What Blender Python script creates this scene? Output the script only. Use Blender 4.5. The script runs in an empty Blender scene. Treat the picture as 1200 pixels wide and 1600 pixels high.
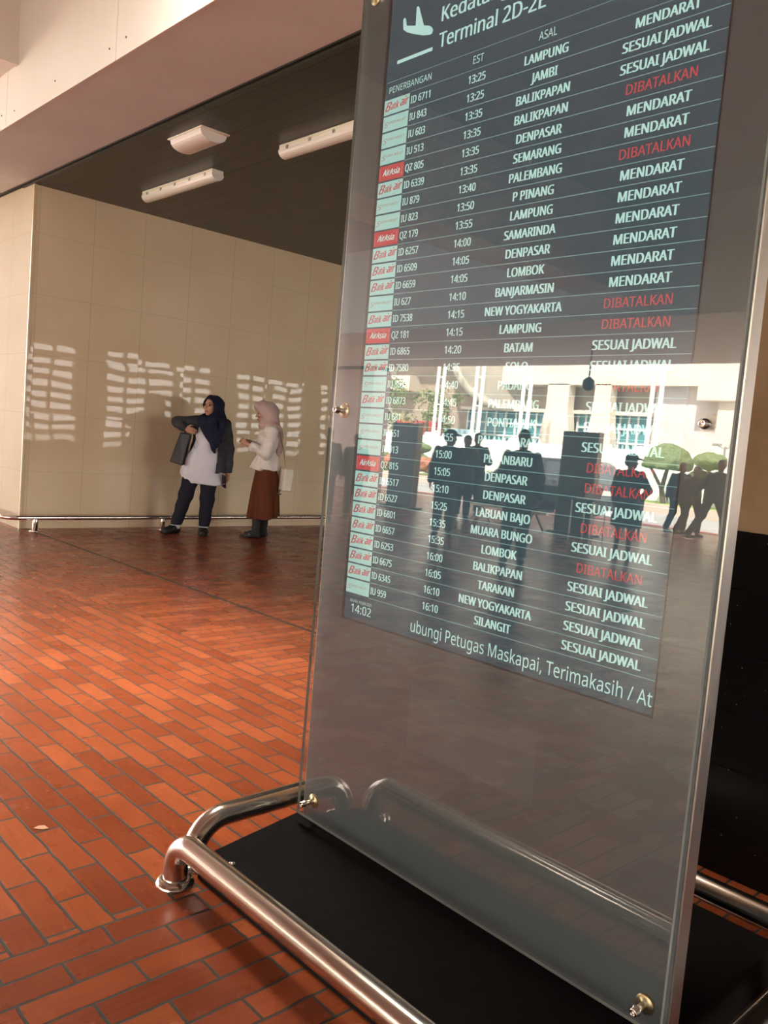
import bpy, bmesh, math, random
import numpy as np
from mathutils import Vector, Matrix

random.seed(4)
SC = bpy.context.scene
COL = SC.collection
PI = math.pi

# ------------------------------------------------------------------ camera, world, sun, added overhead lamp
CAM_YAW, CAM_PITCH, CAM_ROLL = math.radians(43.358), math.radians(4.876), math.radians(4.745)
EYE = Vector((0.0, 0.0, 1.25))
cam_data = bpy.data.cameras.new('camera')
cam = bpy.data.objects.new('camera', cam_data)
COL.objects.link(cam)
SC.camera = cam
cam_data.sensor_fit = 'VERTICAL'
cam_data.sensor_height = 24.0
cam_data.lens = 24.0 * 1306.0 / 1600.0
cam_data.clip_start, cam_data.clip_end = 0.02, 400
_f = Vector((math.sin(CAM_YAW) * math.cos(CAM_PITCH), math.cos(CAM_YAW) * math.cos(CAM_PITCH), -math.sin(CAM_PITCH)))
_r = Vector((math.cos(CAM_YAW), -math.sin(CAM_YAW), 0))
_u = _r.cross(_f)
_r2 = _r * math.cos(CAM_ROLL) + _u * math.sin(CAM_ROLL)
_u2 = -_r * math.sin(CAM_ROLL) + _u * math.cos(CAM_ROLL)
cam.matrix_world = Matrix(((_r2.x, _u2.x, -_f.x, EYE.x), (_r2.y, _u2.y, -_f.y, EYE.y), (_r2.z, _u2.z, -_f.z, EYE.z), (0, 0, 0, 1)))

SKY_STRENGTH = 10.0
SUN_STRENGTH = 36.0
OVERHEAD_LAMP_W = 74.0
world = bpy.data.worlds.new('sky')
SC.world = world
world.use_nodes = True
wn = world.node_tree
bg = wn.nodes['Background']
bg.inputs[0].default_value = (1.0, 0.95, 0.89, 1)
bg.inputs[1].default_value = SKY_STRENGTH

sun_data = bpy.data.lights.new('sun', 'SUN')
sun_data.energy = SUN_STRENGTH
sun_data.angle = math.radians(2)
sun_data.color = (1.0, 0.94, 0.84)
sun = bpy.data.objects.new('sun', sun_data)
COL.objects.link(sun)
sun.rotation_euler = Vector((-0.55, 0.25, -0.8)).to_track_quat('-Z', 'Y').to_euler()


def added_overhead_lamp(x, y, z, sx, sy, watts, spread, color=(1.0, 0.93, 0.82)):
    d = bpy.data.lights.new('added_overhead_light', 'AREA')
    d.shape = 'RECTANGLE'
    d.size, d.size_y = sx, sy
    d.energy = watts
    d.spread = math.radians(spread)
    d.color = color
    o = bpy.data.objects.new('added_overhead_light', d)
    COL.objects.link(o)
    o.location = (x, y, z)
    return o


added_overhead_lamp(1.85, 3.9, 5.22, 0.85, 1.5, OVERHEAD_LAMP_W, 62)  # added lamp out of view, makes the bright pool on the bricks

vs = SC.view_settings
vs.view_transform = 'Standard'
vs.look = 'None'
vs.gamma = 1.0
vs.use_curve_mapping = False
vs.exposure = 0.0

# ------------------------------------------------------------------ materials


def mat(name, color, rough=0.5, metal=0.0, spec=0.5, emit=None, emit_s=0.0, coat=0.0):
    m = bpy.data.materials.new(name)
    m.use_nodes = True
    b = m.node_tree.nodes['Principled BSDF']
    b.inputs['Base Color'].default_value = (*color, 1)
    b.inputs['Roughness'].default_value = rough
    b.inputs['Metallic'].default_value = metal
    b.inputs['Specular IOR Level'].default_value = spec
    b.inputs['Coat Weight'].default_value = coat
    if emit:
        b.inputs['Emission Color'].default_value = (*emit, 1)
        b.inputs['Emission Strength'].default_value = emit_s
    return m


def bsdf(m):
    return m.node_tree.nodes['Principled BSDF']


def node(m, kind, **kw):
    n = m.node_tree.nodes.new(kind)
    for k, v in kw.items():
        setattr(n, k, v)
    return n


def link(m, a, b):
    m.node_tree.links.new(a, b)


def math_node(m, op, a, b=None):
    n = node(m, 'ShaderNodeMath', operation=op)
    for i, v in enumerate((a, b)):
        if v is None:
            continue
        if isinstance(v, (int, float)):
            n.inputs[i].default_value = v
        else:
            link(m, v, n.inputs[i])
    return n.outputs[0]


def mottle(m, c1, c2, scale=8.0, detail=4.0, bump=0.0, dist=0.01, stretch=None, lo=0.35, hi=0.65):
    tc = node(m, 'ShaderNodeTexCoord')
    vec = tc.outputs['Object']
    if stretch:
        mp = node(m, 'ShaderNodeMapping')
        mp.inputs['Scale'].default_value = stretch
        link(m, vec, mp.inputs[0])
        vec = mp.outputs[0]
    nz = node(m, 'ShaderNodeTexNoise')
    nz.inputs['Scale'].default_value = scale
    nz.inputs['Detail'].default_value = detail
    link(m, vec, nz.inputs['Vector'])
    rp = node(m, 'ShaderNodeValToRGB')
    rp.color_ramp.elements[0].color = (*c1, 1)
    rp.color_ramp.elements[1].color = (*c2, 1)
    rp.color_ramp.elements[0].position = lo
    rp.color_ramp.elements[1].position = hi
    link(m, nz.outputs['Fac'], rp.inputs[0])
    link(m, rp.outputs[0], bsdf(m).inputs['Base Color'])
    if bump:
        bp = node(m, 'ShaderNodeBump')
        bp.inputs['Strength'].default_value = bump
        bp.inputs['Distance'].default_value = dist
        link(m, nz.outputs['Fac'], bp.inputs['Height'])
        link(m, bp.outputs[0], bsdf(m).inputs['Normal'])
    return m


def brick_floor_material():
    m = mat('brick_paving', (0.4, 0.1, 0.04), 0.3, spec=0.38)
    geo = node(m, 'ShaderNodeNewGeometry')
    sep = node(m, 'ShaderNodeSeparateXYZ')
    link(m, geo.outputs['Position'], sep.inputs[0])
    X, Y = sep.outputs[0], sep.outputs[1]
    # slightly wobbly joints
    wob = node(m, 'ShaderNodeTexNoise')
    wob.inputs['Scale'].default_value = 9.0
    link(m, geo.outputs['Position'], wob.inputs['Vector'])
    w = math_node(m, 'MULTIPLY', math_node(m, 'SUBTRACT', wob.outputs['Fac'], 0.5), 0.012)
    Xw = math_node(m, 'ADD', X, w)
    Yw = math_node(m, 'ADD', Y, w)

    def run(u, v, width, rowh):
        cb = node(m, 'ShaderNodeCombineXYZ')
        link(m, u, cb.inputs[0])
        link(m, v, cb.inputs[1])
        br = node(m, 'ShaderNodeTexBrick')
        br.offset, br.offset_frequency, br.squash = 0.5, 2, 1.0
        br.inputs['Color1'].default_value = (0, 0, 0, 1)
        br.inputs['Color2'].default_value = (1, 1, 1, 1)
        br.inputs['Mortar'].default_value = (0.5, 0.5, 0.5, 1)
        br.inputs['Scale'].default_value = 1.0
        br.inputs['Mortar Size'].default_value = 0.0045
        br.inputs['Mortar Smooth'].default_value = 0.25
        br.inputs['Brick Width'].default_value = width
        br.inputs['Row Height'].default_value = rowh
        link(m, cb.outputs[0], br.inputs['Vector'])
        return br
    ba = run(math_node(m, 'SUBTRACT', Xw, 0.773), math_node(m, 'SUBTRACT', 1.850, Yw), 0.2625, 0.0850)
    bb = run(math_node(m, 'SUBTRACT', Yw, 2.4007), math_node(m, 'SUBTRACT', Xw, 1.0268), 0.2610, 0.0835)
    sel = math_node(m, 'MULTIPLY', math_node(m, 'LESS_THAN', X, 2.545), math_node(m, 'GREATER_THAN', Y, 1.855))

    def pick(sa, sb):
        mx = node(m, 'ShaderNodeMix', data_type='RGBA')
        link(m, sel, mx.inputs[0])
        link(m, sa, mx.inputs[6])
        link(m, sb, mx.inputs[7])
        return mx.outputs[2]
    rnd = pick(ba.outputs['Color'], bb.outputs['Color'])
    mort = pick(ba.outputs['Fac'], bb.outputs['Fac'])
    # movement joint across the floor
    jd = math_node(m, 'ABSOLUTE', math_node(m, 'SUBTRACT', X, 3.315))
    joint = math_node(m, 'LESS_THAN', jd, 0.017)
    mort = math_node(m, 'MAXIMUM', mort, joint)
    rp = node(m, 'ShaderNodeValToRGB')
    e = rp.color_ramp.elements
    e[0].color, e[1].color = (0.21, 0.042, 0.013, 1), (0.37, 0.088, 0.028, 1)
    x = e.new(0.5)
    x.color = (0.285, 0.060, 0.018, 1)
    link(m, rnd, rp.inputs[0])
    # wire-cut streaks along each run
    mpa = node(m, 'ShaderNodeCombineXYZ')
    link(m, math_node(m, 'MULTIPLY', X, 6.0), mpa.inputs[0])
    link(m, math_node(m, 'MULTIPLY', Y, 90.0), mpa.inputs[1])
    mpb = node(m, 'ShaderNodeCombineXYZ')
    link(m, math_node(m, 'MULTIPLY', X, 90.0), mpb.inputs[0])
    link(m, math_node(m, 'MULTIPLY', Y, 6.0), mpb.inputs[1])
    sv = pick(mpa.outputs[0], mpb.outputs[0])
    st = node(m, 'ShaderNodeTexNoise')
    st.inputs['Scale'].default_value = 1.0
    st.inputs['Detail'].default_value = 3.0
    link(m, sv, st.inputs['Vector'])
    blot = node(m, 'ShaderNodeTexNoise')
    blot.inputs['Scale'].default_value = 3.5
    blot.inputs['Detail'].default_value = 5.0
    link(m, geo.outputs['Position'], blot.inputs['Vector'])
    val = math_node(m, 'ADD', math_node(m, 'MULTIPLY', st.outputs['Fac'], 0.55), math_node(m, 'MULTIPLY', blot.outputs['Fac'], 0.5))
    val = math_node(m, 'ADD', val, 0.47)
    hs = node(m, 'ShaderNodeHueSaturation')
    link(m, rp.outputs[0], hs.inputs['Color'])
    link(m, val, hs.inputs['Value'])
    mx = node(m, 'ShaderNodeMix', data_type='RGBA')
    link(m, mort, mx.inputs[0])
    link(m, hs.outputs[0], mx.inputs[6])
    mx.inputs[7].default_value = (0.045, 0.034, 0.024, 1)
    b = bsdf(m)
    link(m, mx.outputs[2], b.inputs['Base Color'])
    rg = math_node(m, 'ADD', math_node(m, 'MULTIPLY', blot.outputs['Fac'], 0.22), 0.16)
    rg = math_node(m, 'ADD', rg, math_node(m, 'MULTIPLY', mort, 0.35))
    link(m, rg, b.inputs['Roughness'])
    hgt = math_node(m, 'SUBTRACT', math_node(m, 'MULTIPLY', st.outputs['Fac'], 0.10), mort)
    hgt = math_node(m, 'ADD', hgt, math_node(m, 'MULTIPLY', blot.outputs['Fac'], 0.15))
    bp = node(m, 'ShaderNodeBump')
    bp.inputs['Strength'].default_value = 0.55
    bp.inputs['Distance'].default_value = 0.004
    link(m, hgt, bp.inputs['Height'])
    link(m, bp.outputs[0], b.inputs['Normal'])
    return m


def polished_tile_material(name, c1, c2, axis, w, h, a0, z0, rough=0.06, wave=0.010, seam=(0.46, 0.35, 0.21), spec=0.5):
    """Large polished wall tiles: thin seams, every tile set at its own slight tilt."""
    m = mat(name, c1, rough, spec=spec)
    geo = node(m, 'ShaderNodeNewGeometry')
    sep = node(m, 'ShaderNodeSeparateXYZ')
    link(m, geo.outputs['Position'], sep.inputs[0])
    u = math_node(m, 'DIVIDE', math_node(m, 'SUBTRACT', sep.outputs[axis], a0), w)
    v = math_node(m, 'DIVIDE', math_node(m, 'SUBTRACT', sep.outputs[2], z0), h)
    cell = node(m, 'ShaderNodeCombineXYZ')
    link(m, math_node(m, 'FLOOR', u), cell.inputs[0])
    link(m, math_node(m, 'FLOOR', v), cell.inputs[1])
    wn_ = node(m, 'ShaderNodeTexWhiteNoise', noise_dimensions='3D')
    link(m, cell.outputs[0], wn_.inputs['Vector'])
    nz = node(m, 'ShaderNodeTexNoise')
    nz.inputs['Scale'].default_value = 1.6
    nz.inputs['Detail'].default_value = 5.0
    link(m, geo.outputs['Position'], nz.inputs['Vector'])
    rp = node(m, 'ShaderNodeValToRGB')
    rp.color_ramp.elements[0].color, rp.color_ramp.elements[1].color = (*c1, 1), (*c2, 1)
    rp.color_ramp.elements[0].position, rp.color_ramp.elements[1].position = 0.3, 0.7
    link(m, nz.outputs['Fac'], rp.inputs[0])
    fu = math_node(m, 'FRACT', u)
    fv = math_node(m, 'FRACT', v)
    su = math_node(m, 'LESS_THAN', fu, 0.006 / w)
    sv = math_node(m, 'LESS_THAN', fv, 0.004 / h)
    sm = math_node(m, 'MAXIMUM', su, sv)
    mx = node(m, 'ShaderNodeMix', data_type='RGBA')
    link(m, sm, mx.inputs[0])
    link(m, rp.outputs[0], mx.inputs[6])
    mx.inputs[7].default_value = (*seam, 1)
    b = bsdf(m)
    link(m, mx.outputs[2], b.inputs['Base Color'])
    # tilt per tile + long gentle waves
    lw = node(m, 'ShaderNodeTexNoise')
    lw.inputs['Scale'].default_value = 2.2
    lw.inputs['Detail'].default_value = 1.0
    link(m, geo.outputs['Position'], lw.inputs['Vector'])
    s1 = node(m, 'ShaderNodeVectorMath', operation='SUBTRACT')
    link(m, wn_.outputs['Color'], s1.inputs[0])
    s1.inputs[1].default_value = (0.5, 0.5, 0.5)
    k1 = node(m, 'ShaderNodeVectorMath', operation='SCALE')
    link(m, s1.outputs[0], k1.inputs[0])
    k1.inputs['Scale'].default_value = wave
    s2 = node(m, 'ShaderNodeVectorMath', operation='SUBTRACT')
    link(m, lw.outputs['Color'], s2.inputs[0])
    s2.inputs[1].default_value = (0.5, 0.5, 0.5)
    k2 = node(m, 'ShaderNodeVectorMath', operation='SCALE')
    link(m, s2.outputs[0], k2.inputs[0])
    k2.inputs['Scale'].default_value = wave * 1.6
    ad = node(m, 'ShaderNodeVectorMath', operation='ADD')
    link(m, k1.outputs[0], ad.inputs[0])
    link(m, k2.outputs[0], ad.inputs[1])
    ad2 = node(m, 'ShaderNodeVectorMath', operation='ADD')
    link(m, geo.outputs['Normal'], ad2.inputs[0])
    link(m, ad.outputs[0], ad2.inputs[1])
    nm = node(m, 'ShaderNodeVectorMath', operation='NORMALIZE')
    link(m, ad2.outputs[0], nm.inputs[0])
    link(m, nm.outputs[0], b.inputs['Normal'])
    return m


def plank_material(name, c1, c2, rowh, x0, length=1.9):
    m = mat(name, c1, 0.33, spec=0.4)
    geo = node(m, 'ShaderNodeNewGeometry')
    sep = node(m, 'ShaderNodeSeparateXYZ')
    link(m, geo.outputs['Position'], sep.inputs[0])
    cb = node(m, 'ShaderNodeCombineXYZ')
    link(m, sep.outputs[1], cb.inputs[0])
    link(m, math_node(m, 'SUBTRACT', sep.outputs[0], x0), cb.inputs[1])
    br = node(m, 'ShaderNodeTexBrick')
    br.offset, br.offset_frequency = 0.37, 2
    br.inputs['Color1'].default_value = (*c1, 1)
    br.inputs['Color2'].default_value = (*c2, 1)
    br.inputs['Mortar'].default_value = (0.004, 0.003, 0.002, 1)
    br.inputs['Scale'].default_value = 1.0
    br.inputs['Mortar Size'].default_value = 0.009
    br.inputs['Mortar Smooth'].default_value = 0.1
    br.inputs['Brick Width'].default_value = length
    br.inputs['Row Height'].default_value = rowh
    link(m, cb.outputs[0], br.inputs['Vector'])
    link(m, br.outputs['Color'], bsdf(m).inputs['Base Color'])
    bp = node(m, 'ShaderNodeBump')
    bp.inputs['Strength'].default_value = 0.5
    bp.inputs['Distance'].default_value = 0.006
    inv = math_node(m, 'SUBTRACT', 1.0, br.outputs['Fac'])
    link(m, inv, bp.inputs['Height'])
    link(m, bp.outputs[0], bsdf(m).inputs['Normal'])
    return m


def clear_glass_material(name, tint, f0=0.045, dust=0.0):
    """Thin clear sheet: lets light straight through, mirrors more at a grazing look (Schlick)."""
    m = bpy.data.materials.new(name)
    m.use_nodes = True
    nt = m.node_tree
    nt.nodes.remove(nt.nodes['Principled BSDF'])
    out = nt.nodes['Material Output']
    geo = node(m, 'ShaderNodeNewGeometry')
    dt = node(m, 'ShaderNodeVectorMath', operation='DOT_PRODUCT')
    link(m, geo.outputs['Normal'], dt.inputs[0])
    link(m, geo.outputs['Incoming'], dt.inputs[1])
    c = math_node(m, 'ABSOLUTE', dt.outputs['Value'])
    k = math_node(m, 'POWER', math_node(m, 'SUBTRACT', 1.0, c), 5.0)
    f = math_node(m, 'ADD', math_node(m, 'MULTIPLY', k, 1.0 - f0), f0)
    tr = node(m, 'ShaderNodeBsdfTransparent')
    tr.inputs[0].default_value = (*tint, 1)
    gl = node(m, 'ShaderNodeBsdfGlossy')
    gl.inputs['Roughness'].default_value = 0.0
    mx = node(m, 'ShaderNodeMixShader')
    link(m, f, mx.inputs[0])
    if dust:
        df = node(m, 'ShaderNodeBsdfDiffuse')
        df.inputs[0].default_value = (0.8, 0.8, 0.78, 1)
        md = node(m, 'ShaderNodeMixShader')
        md.inputs[0].default_value = dust
        link(m, tr.outputs[0], md.inputs[1])
        link(m, df.outputs[0], md.inputs[2])
        link(m, md.outputs[0], mx.inputs[1])
    else:
        link(m, tr.outputs[0], mx.inputs[1])
    link(m, gl.outputs[0], mx.inputs[2])
    link(m, mx.outputs[0], out.inputs[0])
    return m


def brushed(m, scale=(2, 2, 120), amt=0.15, base=0.15):
    tc = node(m, 'ShaderNodeTexCoord')
    mp = node(m, 'ShaderNodeMapping')
    mp.inputs['Scale'].default_value = scale
    link(m, tc.outputs['Object'], mp.inputs[0])
    nz = node(m, 'ShaderNodeTexNoise')
    nz.inputs['Scale'].default_value = 3.0
    link(m, mp.outputs[0], nz.inputs['Vector'])
    link(m, math_node(m, 'ADD', math_node(m, 'MULTIPLY', nz.outputs['Fac'], amt), base), bsdf(m).inputs['Roughness'])
    return m


M_FLOOR = brick_floor_material()
M_WALL = polished_tile_material('beige_wall_tile', (0.74, 0.59, 0.38), (0.80, 0.65, 0.435), 0, 0.59, 0.62, 5.08, 1.23, rough=0.015, wave=0.007, spec=0.3, seam=(0.60, 0.48, 0.31))
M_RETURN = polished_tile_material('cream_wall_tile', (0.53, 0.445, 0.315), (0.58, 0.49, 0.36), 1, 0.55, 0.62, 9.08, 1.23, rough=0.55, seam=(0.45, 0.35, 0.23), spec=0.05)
M_MARBLE = mottle(mat('beige_marble', (0.5, 0.36, 0.2), 0.25), (0.42, 0.29, 0.16), (0.62, 0.47, 0.29), 3.0, 8.0)
M_SOFFIT = mottle(mat('pink_plaster', (0.6, 0.45, 0.4), 0.65), (0.77, 0.795, 0.82), (0.83, 0.855, 0.88), 2.0, 6.0, 0.12, 0.01)
M_FASCIA = mottle(mat('white_board', (0.82, 0.76, 0.68), 0.6), (0.88, 0.83, 0.76), (0.92, 0.87, 0.81), 1.3, 6.0)
M_GREYCEIL = mat('grey_concrete_ceiling', (0.58, 0.58, 0.58), 0.7)
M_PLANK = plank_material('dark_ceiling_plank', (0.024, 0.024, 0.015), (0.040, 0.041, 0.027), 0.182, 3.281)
M_BLACKTILE = mat('black_granite', (0.006, 0.006, 0.006), 0.28, spec=0.22)
M_DARKGAP = mat('dark_gap', (0.01, 0.009, 0.008), 0.7)
M_STEEL = brushed(mat('stainless_steel', (0.72, 0.66, 0.60), 0.2, 1.0), (3, 3, 3), 0.12, 0.12)
M_STEELB = brushed(mat('brushed_steel', (0.60, 0.56, 0.52), 0.3, 1.0), (60, 60, 2), 0.2, 0.22)
M_PANEL = mottle(mat('grey_panel', (0.100, 0.109, 0.113), 0.45), (0.094, 0.103, 0.107), (0.107, 0.116, 0.120), 1.4, 5.0, stretch=(1, 1, 0.35))
M_PLATE = mat('lighter_grey', (0.122, 0.131, 0.135), 0.45)
M_MATTE = mottle(mat('black_laminate', (0.008, 0.007, 0.007), 0.7, spec=0.08), (0.005, 0.0045, 0.0045), (0.008, 0.007, 0.007), 30)
M_GLASS = clear_glass_material('clear_glass', (0.95, 0.965, 0.96), 0.092)
M_GLASSEDGE = mat('glass_edge', (0.40, 0.45, 0.42), 0.08)
M_BRASS = mat('brass_disc', (0.55, 0.43, 0.24), 0.35, 1.0)
M_SCREEN = mat('screen_panel', (0.022, 0.025, 0.029), 0.45, spec=0.15, emit=(0.040, 0.072, 0.087), emit_s=1.0)
M_BEZEL = mat('screen_bezel', (0.02, 0.02, 0.025), 0.4)
M_MINT = mat('screen_mint', (0.0, 0.0, 0.0), 0.5, emit=(0.57, 0.86, 0.77), emit_s=1.0)
M_LINE = mat('screen_line', (0.0, 0.0, 0.0), 0.5, emit=(0.26, 0.47, 0.43), emit_s=1.0)
M_RED = mat('screen_red', (0.0, 0.0, 0.0), 0.5, emit=(0.62, 0.085, 0.085), emit_s=1.0)
M_TILE = mat('screen_logo_mint', (0.0, 0.0, 0.0), 0.5, emit=(0.40, 0.68, 0.60), emit_s=1.0)
M_LOGORED = mat('screen_logo_red', (0.0, 0.0, 0.0), 0.5, emit=(0.58, 0.05, 0.055), emit_s=1.0)
M_LOGOBROWN = mat('screen_logo_brown', (0.0, 0.0, 0.0), 0.5, emit=(0.42, 0.26, 0.17), emit_s=1.0)
M_CREAM = mat('cream_enamel', (0.92, 0.86, 0.72), 0.4)
M_DIFFUSER = mat('clear_diffuser', (0.88, 0.86, 0.80), 0.15, coat=0.5)
M_WHITEPL = mat('white_plastic', (0.88, 0.83, 0.77), 0.35)
M_BLACKPL = mat('black_plastic', (0.012, 0.012, 0.013), 0.35)

# ------------------------------------------------------------------ helpers


def tag(o, label, cat, group=None, kind=None):
    o['label'] = label
    o['category'] = cat
    if group:
        o['group'] = group
    if kind:
        o['kind'] = kind
    return o


def struct(o, label=None, cat=None):
    o['kind'] = 'structure'
    if label:
        o['label'] = label
        o['category'] = cat
    return o


def empty(name, loc, rz=0.0):
    o = bpy.data.objects.new(name, None)
    COL.objects.link(o)
    o.location = loc
    o.rotation_euler = (0, 0, rz)
    o.empty_display_size = 0.1
    return o


class MB:
    """Collects shapes and links them as one mesh object."""

    def __init__(self):
        self.v, self.f, self.mi, self.sm = [], [], [], []

    def add(self, verts, faces, mi=0, smooth=False):
        b = len(self.v)
        self.v += [tuple(map(float, p)) for p in verts]
        for f in faces:
            self.f.append([i + b for i in f])
            self.mi.append(mi)
            self.sm.append(smooth)

    def box(self, lo, hi, mi=0):
        x0, y0, z0 = lo
        x1, y1, z1 = hi
        v = [(x0, y0, z0), (x1, y0, z0), (x1, y1, z0), (x0, y1, z0), (x0, y0, z1), (x1, y0, z1), (x1, y1, z1), (x0, y1, z1)]
        self.add(v, [(0, 3, 2, 1), (4, 5, 6, 7), (0, 1, 5, 4), (1, 2, 6, 5), (2, 3, 7, 6), (3, 0, 4, 7)], mi)

    def bbox(self, lo, hi, bev, mi=0, seg=2):
        bm = bmesh.new()
        bmesh.ops.create_cube(bm, size=1)
        for v in bm.verts:
            v.co = Vector([(lo[i] + hi[i]) / 2 + v.co[i] * (hi[i] - lo[i]) for i in range(3)])
        bmesh.ops.bevel(bm, geom=bm.edges[:], offset=bev, segments=seg, affect='EDGES', profile=0.5)
        bm.verts.index_update()
        self.add([v.co for v in bm.verts], [[v.index for v in f.verts] for f in bm.faces], mi, False)
        bm.free()

    def tube(self, pts, r, n=20, mi=0, caps=True, smooth=True):
        pts = [Vector(p) for p in pts]
        rs = r if isinstance(r, (list, tuple)) else [r] * len(pts)
        ref = None
        rings = []
        for i, p in enumerate(pts):
            t = (pts[min(i + 1, len(pts) - 1)] - pts[max(i - 1, 0)]).normalized()
            if ref is None:
                ref = Vector((0, 0, 1)) if abs(t.z) < 0.9 else Vector((1, 0, 0))
            a = ref - t * ref.dot(t)
            a.normalize()
            ref = a
            b = t.cross(a)
            rings.append([p + (a * math.cos(2 * PI * k / n) + b * math.sin(2 * PI * k / n)) * rs[i] for k in range(n)])
        v = [q for rg in rings for q in rg]
        f = [(i * n + k, i * n + (k + 1) % n, (i + 1) * n + (k + 1) % n, (i + 1) * n + k) for i in range(len(pts) - 1) for k in range(n)]
        self.add(v, f, mi, smooth)
        if caps:
            self.add(rings[0], [list(range(n))[::-1]], mi)
            self.add(rings[-1], [list(range(n))], mi)

    def lathe(self, origin, axis, prof, n=24, mi=0, smooth=True):
        """prof: list of (radius, distance along axis)."""
        o = Vector(origin)
        t = Vector(axis).normalized()
        a = t.orthogonal().normalized()
        b = t.cross(a)
        v = [o + t * h + (a * math.cos(2 * PI * k / n) + b * math.sin(2 * PI * k / n)) * r for r, h in prof for k in range(n)]
        f = [(i * n + k, i * n + (k + 1) % n, (i + 1) * n + (k + 1) % n, (i + 1) * n + k) for i in range(len(prof) - 1) for k in range(n)]
        self.add(v, f, mi, smooth)
        if prof[0][0] > 1e-5:
            self.add(v[:n], [list(range(n))[::-1]], mi)
        if prof[-1][0] > 1e-5:
            self.add(v[-n:], [list(range(n))], mi)

    def prism(self, poly, fn, d0, d1, mi=0):
        """poly: 2D outline, fn(u, v, d) -> 3D point."""
        n = len(poly)
        v = [fn(a, b, d0) for a, b in poly] + [fn(a, b, d1) for a, b in poly]
        self.add(v, [list(range(n)), list(range(2 * n - 1, n - 1, -1))] + [(i, i + n, (i + 1) % n + n, (i + 1) % n) for i in range(n)], mi)

    def build(self, name, mats, parent=None, fix=True):
        mats = mats if isinstance(mats, (list, tuple)) else [mats]
        me = bpy.data.meshes.new(name)
        off = Vector((0, 0, 0))
        if parent is not None and fix:
            off = world_loc(parent)
        me.from_pydata([tuple(Vector(p) - off) for p in self.v], [], self.f)
        for m_ in mats:
            me.materials.append(m_)
        me.polygons.foreach_set('material_index', self.mi)
        me.polygons.foreach_set('use_smooth', self.sm)
        bm = bmesh.new()
        bm.from_mesh(me)
        if fix is not None:
            bmesh.ops.recalc_face_normals(bm, faces=bm.faces[:])
        bm.to_mesh(me)
        bm.free()
        o = bpy.data.objects.new(name, me)
        COL.objects.link(o)
        if parent is not None:
            o.parent = parent
        return o


def world_loc(o):
    p = Vector((0, 0, 0))
    while o is not None:
        p = p + o.location
        o = o.parent
    return p


def copy_tree(o, parent=None):
    c = o.copy()
    COL.objects.link(c)
    c.parent = parent
    for ch in list(o.children):
        copy_tree(ch, c)
    return c


def arc(c, r, a0, a1, ux, uy, n=8):
    return [Vector(c) + Vector(ux) * (r * math.cos(a0 + (a1 - a0) * i / n)) + Vector(uy) * (r * math.sin(a0 + (a1 - a0) * i / n)) for i in range(n + 1)]


_TXT = {}
try:      # Blender's own interface typeface; the built-in one if it is missing
    FONT = bpy.data.fonts.load(bpy.utils.system_resource('DATAFILES') + '/fonts/NotoSansHebrew-Regular.woff2')
except Exception:
    FONT = None


def text2d(body, bold=0.0, shear=0.0):
    key = (body, bold, shear)
    if key not in _TXT:
        c = bpy.data.curves.new('t', 'FONT')
        c.body = body
        c.size = 1.0
        c.offset = bold
        c.shear = shear
        if FONT:
            c.font = FONT
        c.resolution_u = 3
        o = bpy.data.objects.new('t', c)
        COL.objects.link(o)
        dg = bpy.context.evaluated_depsgraph_get()
        ev = o.evaluated_get(dg)
        me = ev.to_mesh()
        v = np.array([(p.co.x, p.co.y) for p in me.vertices])
        f = [list(p.vertices) for p in me.polygons]
        ev.to_mesh_clear()
        bpy.data.objects.remove(o)
        bpy.data.curves.remove(c)
        _TXT[key] = (v, f)
    return _TXT[key]


CAPH = None


def put_text(mb, body, fn, x, y, cap, xf=1.0, align='L', mi=0, bold=0.0, shear=0.0, width=None, _again=False):
    """Flat lettering: fn(s, z) -> 3D, baseline at y, cap height in metres."""
    global CAPH
    if CAPH is None:
        CAPH = text2d('H')[0][:, 1].max()
    v, f = text2d(body, 0.0, shear)
    k = cap / CAPH
    p = v * k
    p[:, 0] -= p[:, 0].min()
    w = p[:, 0].max()
    sx = (width / w) if width else xf
    p[:, 0] *= sx
    w *= sx
    if bold and not _again:
        for q in (-1, 1):
            put_text(mb, body, fn, x + q * bold * k, y, cap, xf, align, mi, bold, shear, width, True)
    dx = x - (0 if align == 'L' else w / 2 if align == 'C' else w)
    mb.add([fn(a + dx, b + y) for a, b in p], f, mi)
    return w

# ------------------------------------------------------------------ the setting
WY = 9.05          # polished wall
ZS = 3.60          # soffit height

mb = MB()
mb.box((-15.5, -6.6, -0.15), (22.3, 24.0, 0.0))
struct(mb.build('floor', M_FLOOR))

mb = MB()
mb.box((3.25, WY, 0), (22.0, WY + 0.3, ZS - 0.02))
struct(mb.build('wall_far', M_WALL))
mb = MB()
mb.box((3.25, WY + 0.3, 0), (3.6, 24.0, ZS))
mb.box((3.246, WY + 0.003, 0), (3.2505, WY + 0.3, ZS))
struct(mb.build('wall_left', M_RETURN))
mb = MB()
mb.box((3.241, WY - 0.012, 0), (3.262, WY + 0.010, ZS - 0.02))
struct(mb.build('trim_1', mat('corner_strip', (0.72, 0.60, 0.36), 0.35)))
mb = MB()
mb.box((22.0, -6.9, 0), (22.3, WY + 0.3, ZS))
struct(mb.build('wall_right', mat('brown_plaster', (0.30, 0.24, 0.17), 0.6)))
# dark plank ceiling over the inner hall
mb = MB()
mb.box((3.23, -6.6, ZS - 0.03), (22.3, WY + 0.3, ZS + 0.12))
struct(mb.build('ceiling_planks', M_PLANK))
mb = MB()
mb.box((3.205, -6.6, ZS - 0.012), (3.262, 24.0, ZS + 0.05))
struct(mb.build('trim_2', M_DARKGAP))
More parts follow.
